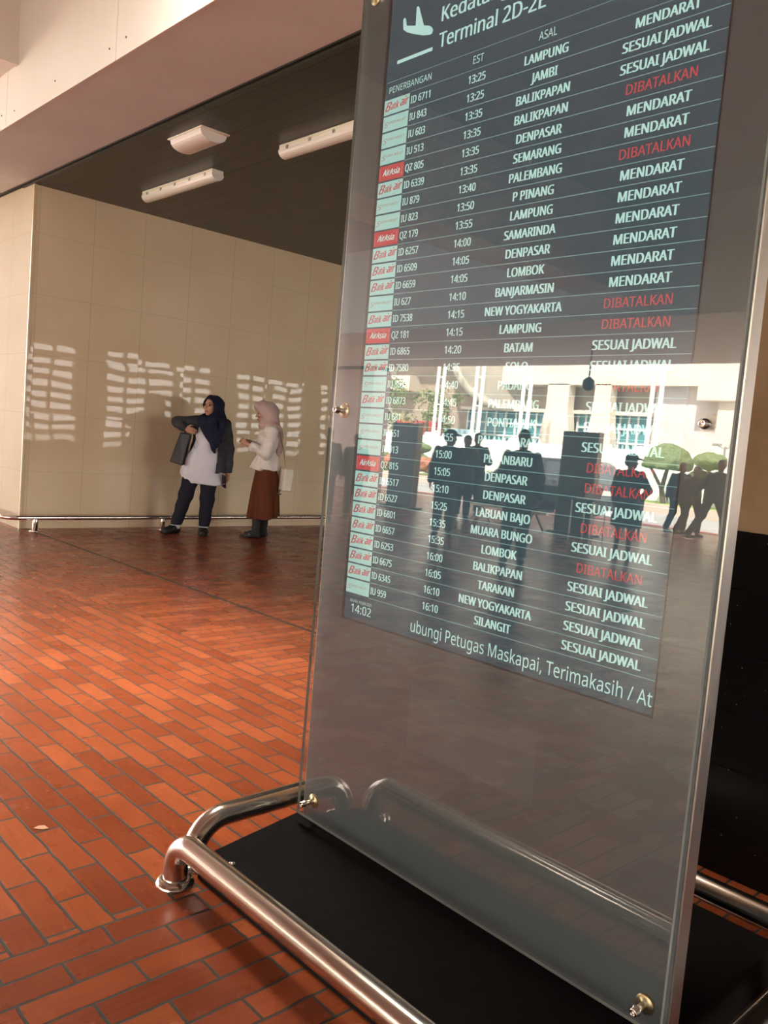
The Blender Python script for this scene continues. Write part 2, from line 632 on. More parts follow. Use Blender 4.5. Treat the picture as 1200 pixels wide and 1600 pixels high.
# long beam: pink underside, white boarded face
mb = MB()
mb.box((2.49, -6.6, ZS), (3.21, 18.5, 5.45))
struct(mb.build('ceiling_beam', M_SOFFIT))
mb = MB()
ys = [-6.6, -4.74, -2.68, -0.62, 1.44, 3.50, 5.56, 7.62, 9.68, 11.74, 13.8, 15.86, 18.5]
for a, b in zip(ys, ys[1:]):
    mb.box((2.478, a + 0.003, ZS - 0.004), (2.490, b - 0.003, 5.3))
struct(mb.build('ceiling_fascia', M_FASCIA))
# little screw heads left along the boards
mb = MB()
for a in ys[:-1]:
    for dy in (0.12, 1.0, 1.9):
        for dz in (0.1, 0.75):
            mb.lathe((2.478, a + dy + random.uniform(-.03, .03), ZS + dz + random.uniform(-.02, .02)), (-1, 0, 0), [(0.008, 0), (0.006, 0.004), (0, 0.005)], 6)
struct(mb.build('trim_3', mat('rusty_screw', (0.10, 0.08, 0.06), 0.6)))

# outer hall ceiling with an added well round the overhead lamp, cross beams and the canopy edge
WELLX, WELLY = (1.3, 2.38), (2.95, 4.85)
mb = MB()
mb.box((-8.5, -6.6, 5.3), (WELLX[0], 18.5, 5.45))
mb.box((WELLX[0], -6.6, 5.3), (2.49, WELLY[0], 5.45))
mb.box((WELLX[0], WELLY[1], 5.3), (2.49, 18.5, 5.45))
mb.box((WELLX[1], WELLY[0], 5.3), (2.49, WELLY[1], 5.45))
struct(mb.build('ceiling_outer', M_GREYCEIL))
mb = MB()
t = 0.06
for lo, hi in (((WELLX[0], WELLY[0], 5.25), (WELLX[0] + t, WELLY[1], 7.4)), ((WELLX[1] - t, WELLY[0], 5.25), (WELLX[1], WELLY[1], 7.4)),
               ((WELLX[0], WELLY[0], 5.25), (WELLX[1], WELLY[0] + t, 7.4)), ((WELLX[0], WELLY[1] - t, 5.25), (WELLX[1], WELLY[1], 7.4))):
    mb.box(lo, hi)
struct(mb.build('added_lamp_well', M_FASCIA))  # added unseen shaft, tall enough to keep the sun off the floor
for k, (y0, y1, z0) in enumerate(((7.39, 8.25, 4.05), (-0.6, 0.2, 4.3))):
    mb = MB()
    mb.box((-8.5, y0, z0), (2.478, y1, 5.3))
    mb.box((-8.5, y0 - 0.01, z0 - 0.012), (2.478, y0 + 0.05, z0))
    struct(mb.build('ceiling_crossbeam', M_FASCIA))
mb = MB()
mb.box((-13.5, -6.6, ZS), (-8.5, 24.0, 5.45))
struct(mb.build('ceiling_canopy', M_SOFFIT))
M_PINKTILE = polished_tile_material('pink_column_tile', (0.50, 0.36, 0.31), (0.56, 0.41, 0.36), 1, 0.8, 0.62, 18.1, 0.0, rough=0.3, seam=(0.12, 0.09, 0.08))
mb = MB()
mb.box((-13.9, 18.14, 0), (-13.2, 22.5, 3.5))
struct(mb.build('pillar_canopy', M_PINKTILE))
mb = MB()
mb.box((-13.85, 18.19, 3.5), (-13.25, 22.45, 3.62))
struct(mb.build('trim_4', M_DARKGAP))

# pillar behind the board: black stone dado, marble above
mb = MB()
mb.box((2.545, 0.2, 1.06), (3.2, 2.2, ZS))
struct(mb.build('pillar', M_MARBLE))
mb = MB()
zz = [0, .1375, .3375, .5125, .6875, .8875, 1.0675]
for a, b in zip(zz, zz[1:]):
    mb.box((2.530, 0.185, a + 0.002), (3.215, 2.215, b - 0.002))
mb.box((2.534, 0.19, 0), (3.21, 2.21, 1.06))
m = M_BLACKTILE
tcn = node(m, 'ShaderNodeTexCoord')
vo = node(m, 'ShaderNodeTexVoronoi')
vo.inputs['Scale'].default_value = 28
link(m, tcn.outputs['Object'], vo.inputs['Vector'])
rp = node(m, 'ShaderNodeValToRGB')
rp.color_ramp.elements[0].color = (0.35, 0.32, 0.28, 1)
rp.color_ramp.elements[1].color = (0.006, 0.006, 0.006, 1)
rp.color_ramp.elements[0].position, rp.color_ramp.elements[1].position = 0.04, 0.07
link(m, vo.outputs['Distance'], rp.inputs[0])
link(m, rp.outputs[0], bsdf(m).inputs['Base Color'])
struct(mb.build('pillar_dado', M_BLACKTILE))

# plain rear wall and the open brise-soleil lattice beside it
mb = MB()
mb.box((-15.5, -6.9, 0), (4.6, -6.6, 5.45))
struct(mb.build('wall_back', mat('rear_plaster', (0.33, 0.28, 0.23), 0.6)))
mb = MB()
mb.box((4.6, -6.9, 0), (22.0, -6.6, 0.30))
mb.box((4.6, -6.9, 3.35), (22.0, -6.6, 3.6))
posts = [(4.6, 4.8), (8.2, 8.6), (10.35, 11.25), (15.0, 16.0), (18.9, 19.6), (21.4, 22.0)]
for a, b in posts:
    mb.box((a, -6.9, 0.30), (b, -6.6, 3.35))
z = 0.30
while z < 3.3:
    mb.box((8.6, -6.82, z), (22.0, -6.68, z + 0.15))
    z += 0.32
for x in (9.0, 9.6, 11.9, 12.6, 13.5, 13.65, 14.3, 16.6, 17.2, 17.35, 18.1, 20.1, 20.7):
    mb.box((x, -6.82, 0.30), (x + 0.07, -6.68, 3.35))
struct(mb.build('wall_lattice', mat('lattice_concrete', (0.30, 0.25, 0.20), 0.7)))

# ground outside
mb = MB()
mb.box((-90, -60, -0.30), (90, 90, -0.16))
struct(mb.build('ground', mottle(mat('asphalt', (0.3, 0.29, 0.28), 0.8), (0.26, 0.25, 0.24), (0.36, 0.35, 0.33), 0.8)))
mb = MB()
mb.box((-16.0, -6.6, -0.2), (-15.5, 34, 0.01))
struct(mb.build('kerb', mat('red_kerb', (0.55, 0.16, 0.14), 0.6)))
mb = MB()
mb.box((-30.2, 4, -0.16), (-25.5, 52, 0.12))
struct(mb.build('lawn', mottle(mat('lawn', (0.2, 0.3, 0.05), 0.9), (0.20, 0.29, 0.05), (0.34, 0.42, 0.09), 2.5)))
mb = MB()
mb.box((-25.5, 4, -0.16), (-25.2, 52, 0.18))
struct(mb.build('kerb_lawn', mat('pale_kerb', (0.62, 0.45, 0.36), 0.7)))
mb = MB()
mb.box((-30.6, 4, -0.16), (-30.2, 52, 2.24))
struct(mb.build('wall_garden', mat('white_garden_wall', (0.82, 0.80, 0.76), 0.7)))

# ------------------------------------------------------------------ flight information board
board = empty('information_board', (1.66, 1.29, 0))
tag(board, 'tall glass-fronted arrivals board on a black plinth beside the stone pillar', 'display board')
XB = 1.5475
mb = MB()
Ynear, Yfar, ZB, ZT = 0.6975, 1.8875, 0.106, 2.74
mb.box((XB, Ynear + 0.004, ZB), (XB + 0.040, Yfar - 0.004, ZT - 0.004), 0)
# steel edge frame
mb.box((XB + 0.002, Ynear, ZB), (XB + 0.045, Ynear + 0.004, ZT), 1)
mb.box((XB + 0.002, Yfar - 0.004, ZB), (XB + 0.045, Yfar, ZT), 1)
mb.box((XB + 0.002, Ynear, ZT - 0.004), (XB + 0.045, Yfar, ZT), 1)
mb.build('cabinet', [M_PANEL, M_STEELB], board)
mb = MB()
mb.bbox((XB + 0.045, 0.95, ZB), (1.78, 1.64, ZT - 0.2), 0.01)
mb.build('spine', M_STEELB, board)
mb = MB()
mb.box((XB - 0.0006, 1.07, 0.455), (XB + 0.002, 1.48, 0.625))
mb.build('lighter_rectangle', M_PLATE, board)  # thin rectangle, slightly lighter than the grey panel
# plinth: a gentle ramp up to the cabinet
pl = [(1.214, 0.058), (XB, 0.104), (2.108, 0.104), (2.108, 0.0), (1.214, 0.0)]
mb = MB()
mb.prism(pl, lambda a, b, d: (a, d, b), 0.705, 1.915)
mb.build('plinth', M_MATTE, board)

# screen and everything it shows
SY0, SY1, SZ0, SZ1 = 0.806, 1.7675, 0.742, 2.53
XS = XB - 0.0012
mb = MB()
mb.box((XS, SY0, SZ0), (XB + 0.005, SY1, SZ1))
screen = mb.build('screen', M_SCREEN, board)
mb = MB()
bz = 0.011
mb.box((XS - 0.0006, SY1, SZ0 - 0.004), (XB + 0.004, SY1 + bz, SZ1 + bz))
mb.box((XS - 0.0006, SY0 - 0.003, SZ0 - 0.004), (XB + 0.004, SY1 + bz, SZ0))
mb.box((XS - 0.0006, SY0 - 0.003, SZ1), (XB + 0.004, SY1 + bz, SZ1 + bz))
mb.box((XS - 0.0006, SY0 - 0.003, SZ0), (XB + 0.004, SY0, SZ1))
mb.build('bezel', M_BEZEL, board)


def scr(d):
    return lambda s, z: (XS - d, SY1 - s, z)


S1, S2, S3 = scr(0.0004), scr(0.0008), scr(0.0006)


def srect(mb, s0, s1, z0, z1, fn, mi=0):
    mb.add([fn(s0, z0), fn(s1, z0), fn(s1, z1), fn(s0, z1)], [(0, 1, 2, 3)], mi)


SCRW = SY1 - SY0
PITCH, ZR1 = 0.04347, 2.1405
C_TIME, C_CITY, C_STAT = SY1 - 1.4375, SY1 - 1.233, SY1 - 0.9375
FLX = SY1 - 1.665
ROWS = [('ID 6711', '13:25', 'LAMPUNG', 'M'), ('IU 843', '13:25', 'JAMBI', 'S'), ('IU 603', '13:35', 'BALIKPAPAN', 'S'),
        ('IU 513', '13:35', 'BALIKPAPAN', 'D'), ('QZ 805', '13:35', 'DENPASAR', 'M'), ('ID 6339', '13:35', 'SEMARANG', 'M'),
        ('IU 879', '13:40', 'PALEMBANG', 'D'), ('IU 823', '13:50', 'P PINANG', 'M'), ('QZ 179', '13:55', 'LAMPUNG', 'M'),
        ('ID 6257', '14:00', 'SAMARINDA', 'M'), ('ID 6509', '14:05', 'DENPASAR', 'M'), ('ID 6659', '14:05', 'LOMBOK', 'M'),
        ('IU 627', '14:10', 'BANJARMASIN', 'M'), ('ID 7538', '14:15', 'NEW YOGYAKARTA', 'D'), ('QZ 181', '14:15', 'LAMPUNG', 'D'),
        ('ID 6865', '14:20', 'BATAM', 'S'), ('ID 7580', '14:35', 'SOLO', 'S'), ('IU 863', '14:40', 'PADANG', 'D'),
        ('ID 6873', '14:45', 'PALEMBANG', 'S'), ('IU 681', '14:50', 'PONTIANAK', 'S'), ('IU 651', '14:55', 'PALANGKARAYA', 'S'),
        ('IU 913', '15:00', 'PEKANBARU', 'D'), ('QZ 815', '15:05', 'DENPASAR', 'D'), ('ID 6517', '15:10', 'DENPASAR', 'S'),
        ('ID 6527', '15:25', 'LABUAN BAJO', 'D'), ('ID 6801', '15:35', 'MUARA BUNGO', 'S'), ('ID 6657', '15:35', 'LOMBOK', 'D'),
        ('ID 6253', '16:00', 'BALIKPAPAN', 'S'), ('ID 6675', '16:05', 'TARAKAN', 'S'), ('ID 6345', '16:10', 'NEW YOGYAKARTA', 'S'),
        ('IU 959', '16:10', 'SILANGIT', 'S')]
STAT = {'M': 'MENDARAT', 'S': 'SESUAI JADWAL', 'D': 'DIBATALKAN'}
BOLD = 0.034
_v, _ = text2d('SESUAI JADWAL')
text2d('H')
CAPS = 0.0205
_w = (_v[:, 0].max() - _v[:, 0].min()) * CAPS / text2d('H')[0][:, 1].max()
XF = 0.192 / _w
LT0, LT1 = -0.004, SY1 - 1.6705
for n, (fl, tm, city, st) in enumerate(ROWS):
    zc = ZR1 - n * PITCH
    mb = MB()
    put_text(mb, fl, S1, FLX, zc - 0.009, 0.0185, XF * 0.88, 'L', 0, 0.018)
    put_text(mb, tm, S1, C_TIME, zc - 0.0095, 0.019, XF * 0.92, 'C', 0, 0.020)
    put_text(mb, city, S1, C_CITY, zc - 0.010, CAPS, XF * 0.95, 'C', 0, BOLD)
    put_text(mb, STAT[st], S1, C_STAT, zc - 0.010, CAPS, XF, 'C', 1 if st == 'D' else 0, BOLD if st != 'D' else 0.012)
    srect(mb, LT1, SCRW, zc - PITCH / 2 - 0.0007, zc - PITCH / 2 + 0.0007, S1, 2)
    mb.build('flight_row', [M_MINT, M_RED, M_LINE], screen)
    # airline tile at the head of the row
    mb = MB()
    red = fl.startswith('QZ')
    srect(mb, 0.0005, LT1, zc - PITCH / 2 + 0.0022, zc + PITCH / 2 - 0.0022, S1, 0)
    cx = LT1 / 2
    if red:
        put_text(mb, 'AirAsia', S2, cx, zc - 0.007, 0.016, 1, 'C', 1, 0.02, 0.35, width=0.066)
        srect(mb, 0.004, 0.0045, zc - 0.014, zc + 0.014, S2, 1)
        srect(mb, LT1 - 0.007, LT1 - 0.0065, zc - 0.014, zc + 0.014, S2, 1)
        mb.build('airline_tile', [M_LOGORED, M_MINT], screen)
    elif fl.startswith('ID'):
        put_text(mb, 'B', S2, 0.005, zc - 0.010, 0.023, 1, 'L', 1, 0.02, 0.45, width=0.024)
        put_text(mb, 'atik', S2, 0.028, zc - 0.008, 0.0175, 1, 'L', 1, 0.02, 0.4, width=0.030)
        put_text(mb, 'air', S2, 0.063, zc - 0.006, 0.021, 1, 'L', 1, 0.025, 0.4, width=0.032)
        mb.build('airline_tile', [M_TILE, M_LOGORED], screen)
    else:
        put_text(mb, 'S', S2, 0.007, zc - 0.009, 0.014, 1, 'L', 1, 0.01, 0.25, width=0.014)
        put_text(mb, 'UPER AIR JET', S2, 0.022, zc - 0.002, 0.0065, 1, 'L', 2, 0.02, 0.25, width=0.068)
        mb.build('airline_tile', [M_TILE, mat('screen_logo_orange', (0, 0, 0), 0.5, emit=(0.50, 0.22, 0.16), emit_s=1.0) if n == 1 else bpy.data.materials['screen_logo_orange'], M_LOGOBROWN], screen)
mb = MB()
put_text(mb, 'PENERBANGAN', S1, SY1 - 1.752, 2.176, 0.0165, 1, 'L', 0, 0.0, width=0.157)
put_text(mb, 'EST', S1, C_TIME, 2.176, 0.0185, XF * 0.9, 'C')
put_text(mb, 'ASAL', S1, C_CITY, 2.176, 0.0185, XF * 0.9, 'C')
put_text(mb, 'STATUS', S1, C_STAT, 2.176, 0.0185, XF * 0.9, 'C')
srect(mb, 0.004, SCRW, 2.2055, 2.2065, S1, 1)
srect(mb, LT1, SCRW, ZR1 + PITCH / 2 - 0.0005, ZR1 + PITCH / 2 + 0.0005, S1, 1)
mb.build('header_row', [M_MINT, M_LINE], screen)
mb = MB()
put_text(mb, 'Kedatangan', S1, SY1 - 1.575, 2.3115, 0.036, 1, 'L', 0, 0.018, width=0.275)
put_text(mb, 'Terminal 2D-2E', S1, SY1 - 1.578, 2.2475, 0.036, 1, 'L', 0, 0.018, width=0.330)
mb.build('title_lettering', [M_MINT], screen)
plane = [(1.7199, 2.357), (1.7175, 2.361), (1.7125, 2.361), (1.7098, 2.357), (1.7041, 2.3387), (1.6704, 2.3289), (1.6712, 2.3747), (1.6663, 2.3765), (1.6615, 2.3717),
         (1.639, 2.3206), (1.6183, 2.3138), (1.6085, 2.307), (1.6034, 2.2990), (1.6055, 2.2925), (1.6118, 2.2900), (1.6352, 2.2945), (1.676, 2.31), (1.7012, 2.3212), (1.7167, 2.3324)]
mb = MB()
mb.add([S1(SY1 - a, b) for a, b in plane], [list(range(len(plane)))])
srect(mb, SY1 - 1.73, SY1 - 1.60, 2.2475, 2.2565, S1)
mb.build('landing_plane_sign', [M_MINT], screen)
mb = MB()
put_text(mb, '14:02', S1, SY1 - 1.739, 0.7635, 0.0235, 1, 'L', 0, 0.006, width=0.083)
put_text(mb, 'SELASA, 10 JUN 2025', S1, SY1 - 1.746, 0.7925, 0.0075, 1, 'L', 0, 0.0, width=0.090)
mb.build('clock_lettering', [M_MINT], screen)
mb = MB()
put_text(mb, 'ubungi Petugas Maskapai, Terimakasih / At', S1, SY1 - 1.500, 0.7600, 0.031, 1, 'L', 0, 0.0, width=0.692)
mb.build('ticker_lettering', [M_MINT], screen)

# glass pane leaning a hair away from upright, held off the cabinet on bolts
EPS = math.radians(0.45)
XG, ZG0 = 1.5125, 0.131


def lean(x, z):
    return x + math.tan(EPS) * (z - ZG0)


GY0, GY1, GZ1 = 0.6985, 1.872, 2.72
mb = MB()
c = [(0, GY0), (0.010, GY0), (0.010, GY1), (0, GY1)]
lo = [(lean(XG + a, ZG0), y, ZG0) for a, y in c]
hi = [(lean(XG + a, GZ1), y, GZ1) for a, y in c]
mb.add(lo + hi, [(0, 3, 7, 4), (1, 5, 6, 2)], 0)
mb.add(lo + hi, [(0, 4, 5, 1), (2, 6, 7, 3), (0, 1, 2, 3), (4, 7, 6, 5)], 1)
mb.build('glass_pane', [M_GLASS, M_GLASSEDGE], board)
for y, zc in ((1.838, 0.170), (0.750, 0.160), (1.835, 1.325), (0.752, 1.331), (1.835, 2.45), (0.752, 2.45)):
    xg = lean(XG, zc)
    mb = MB()
    mb.lathe((XB, y, zc), (-1, 0, 0), [(0.021, 0.0), (0.021, 0.003), (0.018, 0.005), (0.007, 0.006), (0.007, XB - xg + 0.002)], 24, 0)
    mb.lathe((xg, y, zc), (-1, 0, 0), [(0.0105, -0.0005), (0.0105, 0.002), (0.0085, 0.004), (0.0085, 0.012), (0.0070, 0.0135), (0.0045, 0.0135), (0.0045, 0.009), (0, 0.009)], 20, 1)
    mb.build('standoff_bolt', [M_BRASS, M_STEEL], board)

# ------------------------------------------------------------------ stainless guard rails round the plinth


def guard_rail(name, p0, p1, z, r, label, rb=0.075, posts=None, group=None):
    """Tube along p0->p1 at height z, both ends elbowed down to flanged feet."""
    p0, p1 = Vector((*p0, 0)), Vector((*p1, 0))
    d = (p1 - p0).normalized()
    up = Vector((0, 0, 1))
    root = empty(name, ((p0.x + p1.x) / 2, (p0.y + p1.y) / 2, 0))
    tag(root, label, 'rail', group)
    pts = [p0 + up * 0.002, p0 + up * (z - rb) * 0.6]
    pts += arc(p0 + d * rb + up * (z - rb), rb, PI, PI / 2, d, up, 10)
    pts += arc(p1 - d * rb + up * (z - rb), rb, PI / 2, 0, d, up, 10)
    pts += [p1 + up * (z - rb) * 0.6, p1 + up * 0.002]
    m_ = MB()
    m_.tube(pts, r, 28)
    m_.build('tube', M_STEEL, root)
    for p in (p0, p1):
        m_ = MB()
        m_.lathe((p.x, p.y, 0), (0, 0, 1), [(r * 1.55, 0), (r * 1.55, 0.007), (r * 1.48, 0.009), (r * 1.42, 0.013), (r * 1.3, 0.016), (r * 1.02, 0.017)], 32)
        m_.build('foot_flange', M_STEEL, root)
    return root


g_front = guard_rail('guard_rail', (1.149, 1.925), (1.149, 0.655), 0.124, 0.0335, 'stainless guard rail along the front of the black plinth, under the glass')
guard_rail('guard_rail', (1.236, 1.985), (2.085, 1.985), 0.126, 0.0335, 'stainless guard rail at the far end of the plinth, running behind the board', 0.10)
guard_rail('guard_rail', (2.172, 1.925), (2.172, 0.655), 0.124, 0.0335, 'stainless guard rail behind the board, next to the black stone pillar')
guard_rail('guard_rail', (1.236, 0.595), (2.085, 0.595), 0.126, 0.0335, 'stainless guard rail at the near end of the black plinth', 0.10)
mb = MB()
mb.lathe((1.176, 1.70, 0.132), (0, 0, 1), [(0.006, 0), (0.006, 0.012), (0.009, 0.013), (0.008, 0.018), (0, 0.019)], 12)
mb.build('rail_screw', M_STEEL, g_front)

# low rail along the tiled wall
wr = empty('guard_rail', (5.0, 8.84, 0))
tag(wr, 'low chrome guard rail on short posts along the polished beige wall', 'rail')
zr = 0.142
mb = MB()
pts = [Vector((3.03, 23.5, zr)), Vector((3.03, 8.98, zr))] + arc((3.17, 8.98, zr), 0.14, PI, 1.5 * PI, (1, 0, 0), (0, 1, 0), 8) + [Vector((12.3, 8.84, zr))]
mb.tube(pts, 0.024, 16)
mb.build('tube', M_STEEL, wr)
for x, y in ((3.337, 8.84), (4.805, 8.84), (6.27, 8.84), (7.74, 8.84), (9.2, 8.84), (10.7, 8.84), (3.03, 10.4), (3.03, 12.2)):
    mb = MB()
    mb.lathe((x, y, 0), (0, 0, 1), [(0.058, 0), (0.058, 0.006), (0.03, 0.008), (0.03, zr - 0.012)], 20)
    mb.build('post', M_STEEL, wr)

# ------------------------------------------------------------------ ceiling lamps
for k, (x, y0, y1, lab) in enumerate(((4.09, 6.895, 8.245, 'unlit tube lamp on the dark ceiling, nearest the beige wall'),
                                      (4.09, 4.45, 5.868, 'unlit tube lamp on the dark ceiling, cut off by the board edge'))):
    zc = ZS - 0.03
    root = empty('tube_lamp', (x, (y0 + y1) / 2, zc))
    tag(root, lab, 'ceiling lamp', 'tube lamps on the dark ceiling')
    mb = MB()
    mb.bbox((x - 0.062, y0, zc - 0.040), (x + 0.062, y1, zc), 0.008)
    mb.build('housing', M_CREAM, root)
    mb = MB()
    prof = [(0.064 * math.cos(a), -0.040 - 0.058 * math.sin(a)) for a in [PI * i / 10 for i in range(11)]]
    mb.prism(prof, lambda a, b, d: (x + a, d, zc + b), y0 - 0.004, y1 + 0.004)
    mb.build('diffuser', M_DIFFUSER, root)
    for q in range(5):
        yy = y0 + 0.12 + (y1 - y0 - 0.24) * q / 4
        mb = MB()
        mb.box((x - 0.071, yy - 0.012, zc - 0.05), (x - 0.058, yy + 0.012, zc - 0.025))
        mb.build('clip', M_STEELB, root)
root = empty('emergency_lamp', (3.54, 6.28, ZS - 0.03))
tag(root, 'small white emergency lamp with curved cover on the dark ceiling', 'ceiling lamp')
zc = ZS - 0.03
mb = MB()
mb.bbox((3.40, 6.02, zc - 0.012), (3.66, 6.56, zc), 0.004)
mb.build('base_plate', M_CREAM, root)
mb = MB()
prof = [(0.118 * math.cos(a), -0.012 - 0.075 * math.sin(a) ** 0.8) for a in [PI * i / 14 for i in range(15)]]
mb.prism(prof, lambda a, b, d: (3.53 + a, d, zc + b), 6.05, 6.53)
mb.build('cover', M_WHITEPL, root)

# dropped leaf and specks on the floor
d = mat('dry_leaf', (0.62, 0.36, 0.22), 0.6)
mb = MB()
lf = [(0, 0, .002), (.012, .006, .007), (.028, .007, .009), (.044, .001, .004), (.030, -.006, .003), (.013, -.005, .003)]
cL, sL = math.cos(-0.7), math.sin(-0.7)
mb.add([(0.955 + a * cL - b * sL, 2.43 + a * sL + b * cL, c_ + h_) for h_ in (0, .0015) for a, b, c_ in lf],
       [(0, 1, 2, 3, 4, 5), (11, 10, 9, 8, 7, 6)] + [(i, (i + 1) % 6, (i + 1) % 6 + 6, i + 6) for i in range(6)])
tag(mb.build('fallen_leaf', d), 'small dry leaf lying on the brick floor left of the guard rail', 'leaf')

# ------------------------------------------------------------------ bodies and cloth: implicit shapes meshed on a grid


class Vol:
    """Distance field on a grid; shapes are blended in, cut away, and meshed as one surface."""

    def __init__(self, lo, hi, res):
        self.lo = np.array(lo, float)
        self.res = res
        self.n = np.ceil((np.array(hi, float) - self.lo) / res).astype(int) + 1
        self.a = np.full(self.n, 0.3)

    def sub(self, lo, hi):
        i0 = np.maximum(np.floor((np.array(lo) - self.lo) / self.res).astype(int), 0)
        i1 = np.minimum(np.ceil((np.array(hi) - self.lo) / self.res).astype(int) + 1, self.n)
        if np.any(i1 <= i0):
            return None
        ax = [self.lo[k] + self.res * np.arange(i0[k], i1[k]) for k in range(3)]
        P = np.stack(np.meshgrid(*ax, indexing='ij'), -1)
        return tuple(slice(a, b) for a, b in zip(i0, i1)), P

    def mix(self, r, d, k, cut=False):
        sl = r
        a = self.a[sl]
        if cut:
            d = -d
            if k > 0:
                h = np.clip(0.5 - 0.5 * (a - d) / k, 0, 1)
                self.a[sl] = a * (1 - h) + d * h + k * h * (1 - h)
            else:
                self.a[sl] = np.maximum(a, d)
        else:
            if k > 0:
                h = np.clip(0.5 + 0.5 * (a - d) / k, 0, 1)
                self.a[sl] = a * (1 - h) + d * h - k * h * (1 - h)
            else:
                self.a[sl] = np.minimum(a, d)

    def cap(self, a, b, ra, rb=None, k=0.015, cut=False, flat=None):
        rb = ra if rb is None else rb
        a, b = np.array(a, float), np.array(b, float)
        m_ = max(ra, rb) + 0.05
        r = self.sub(np.minimum(a, b) - m_, np.maximum(a, b) + m_)
        if r is None:
            return self
        P = r[1] - a
        ba = b - a
        h = np.clip((P @ ba) / max(ba @ ba, 1e-9), 0, 1)
        q = P - h[..., None] * ba
        if flat is not None:      # (unit direction, squash)
            u = np.array(flat[0], float)
            u = u / np.linalg.norm(u)
            q = q + (q @ u)[..., None] * u * (1 / flat[1] - 1)
        d = np.linalg.norm(q, axis=-1) - (ra + (rb - ra) * h)
        self.mix(r[0], d, k, cut)
        return self

    def ell(self, c, rad, k=0.015, cut=False, yaw=0.0, pitch=0.0, roll=0.0):
        c = np.array(c, float)
        rad = np.array(rad, float)
        m_ = rad.max() + 0.05
        r = self.sub(c - m_, c + m_)
        if r is None:
            return self
        R = np.array((Matrix.Rotation(yaw, 3, 'Z') @ Matrix.Rotation(pitch, 3, 'X') @ Matrix.Rotation(roll, 3, 'Y')))
        q = (r[1] - c) @ R
        k0 = np.linalg.norm(q / rad, axis=-1)
        k1 = np.linalg.norm(q / rad ** 2, axis=-1)
        d = k0 * (k0 - 1) / np.maximum(k1, 1e-6)
        self.mix(r[0], d, k, cut)
        return self

    def box(self, c, half, k=0.01, cut=False, yaw=0.0, pitch=0.0, roll=0.0, rnd=0.01):
        c = np.array(c, float)
        half = np.array(half, float)
        m_ = np.linalg.norm(half) + 0.05
        r = self.sub(c - m_, c + m_)
        if r is None:
            return self
        R = np.array((Matrix.Rotation(yaw, 3, 'Z') @ Matrix.Rotation(pitch, 3, 'X') @ Matrix.Rotation(roll, 3, 'Y')))
        q = np.abs((r[1] - c) @ R) - half + rnd
        d = np.linalg.norm(np.maximum(q, 0), axis=-1) + np.minimum(q.max(-1), 0) - rnd
        self.mix(r[0], d, k, cut)
        return self

    def loft(self, secs, k=0.015, folds=None, cut=False):
        """secs: list of (z, cx, cy, rx, ry) from low to high; folds: (count, depth at bottom, depth at top)."""
        s = np.array(secs, float)
        z0, z1 = s[0, 0], s[-1, 0]
        m_ = max(s[:, 3].max(), s[:, 4].max()) + 0.05
        r = self.sub((s[:, 1].min() - m_, s[:, 2].min() - m_, z0 - 0.05), (s[:, 1].max() + m_, s[:, 2].max() + m_, z1 + 0.05))
        if r is None:
            return self
        P = r[1]
        z = P[..., 2]
        zc = np.clip(z, z0, z1)
        g = lambda i: np.interp(zc, s[:, 0], s[:, i])
        cx, cy, rx, ry = g(1), g(2), g(3), g(4)
        x, y = P[..., 0] - cx, P[..., 1] - cy
        kk = np.sqrt((x / rx) ** 2 + (y / ry) ** 2)
        d = (kk - 1) * np.minimum(rx, ry)
        if folds:
            t = (zc - z0) / (z1 - z0)
            an = np.arctan2(y / ry, x / rx)
            amp = folds[1] * (1 - t) + folds[2] * t
            d = d + amp * np.sin(folds[0] * an + 3.0 * np.sin(2.3 * an) + 2.0 * t)
        d = np.maximum(d, np.maximum(z0 - z, z - z1))
        self.mix(r[0], d, k, cut)
        return self

    def plane(self, p, n):
        """Keep only the side the normal points away from."""
        n = np.array(n, float)
        n = n / np.linalg.norm(n)
        ax = [self.lo[k] + self.res * np.arange(self.n[k]) for k in range(3)]
        P = np.stack(np.meshgrid(*ax, indexing='ij'), -1)
        self.a = np.maximum(self.a, (P - np.array(p, float)) @ n)
        return self

    def wrinkle(self, amp, freq, seed=0):
        ax = [self.lo[k] + self.res * np.arange(self.n[k]) for k in range(3)]
        X, Y, Z = np.meshgrid(*ax, indexing='ij')
        w = np.sin(freq * (Z + 0.35 * X) + 2.2 * np.sin(freq * 0.33 * (X - Y) + seed)) * np.sin(freq * 0.45 * (X + Y) + 1.3 * seed)
        self.a = self.a + amp * w
        return self

    def mesh(self, flip=False):
        a = self.a
        s = a < 0
        nx, ny, nz = a.shape
        cnt = np.zeros((nx - 1, ny - 1, nz - 1), np.int8)
        acc = np.zeros((nx - 1, ny - 1, nz - 1, 3))
        corner = [(i, j, k) for i in (0, 1) for j in (0, 1) for k in (0, 1)]
        sl = lambda c: (slice(c[0], nx - 1 + c[0]), slice(c[1], ny - 1 + c[1]), slice(c[2], nz - 1 + c[2]))
        for ax in range(3):
            for c in corner:
                if c[ax]:
                    continue
                c2 = list(c)
                c2[ax] = 1
                a0, a1 = a[sl(c)], a[sl(c2)]
                x = (a0 < 0) != (a1 < 0)
                t = np.where(x, a0 / np.where(x, a0 - a1, 1), 0)
                cnt += x
                for q in range(3):
                    acc[..., q] += np.where(x, (t if q == ax else c[q]), 0)
        act = cnt > 0
        idx = np.full(act.shape, -1)
        idx[act] = np.arange(act.sum())
        cell = np.argwhere(act)
        v = self.lo + self.res * (cell + acc[act] / cnt[act][:, None])
        quads = []
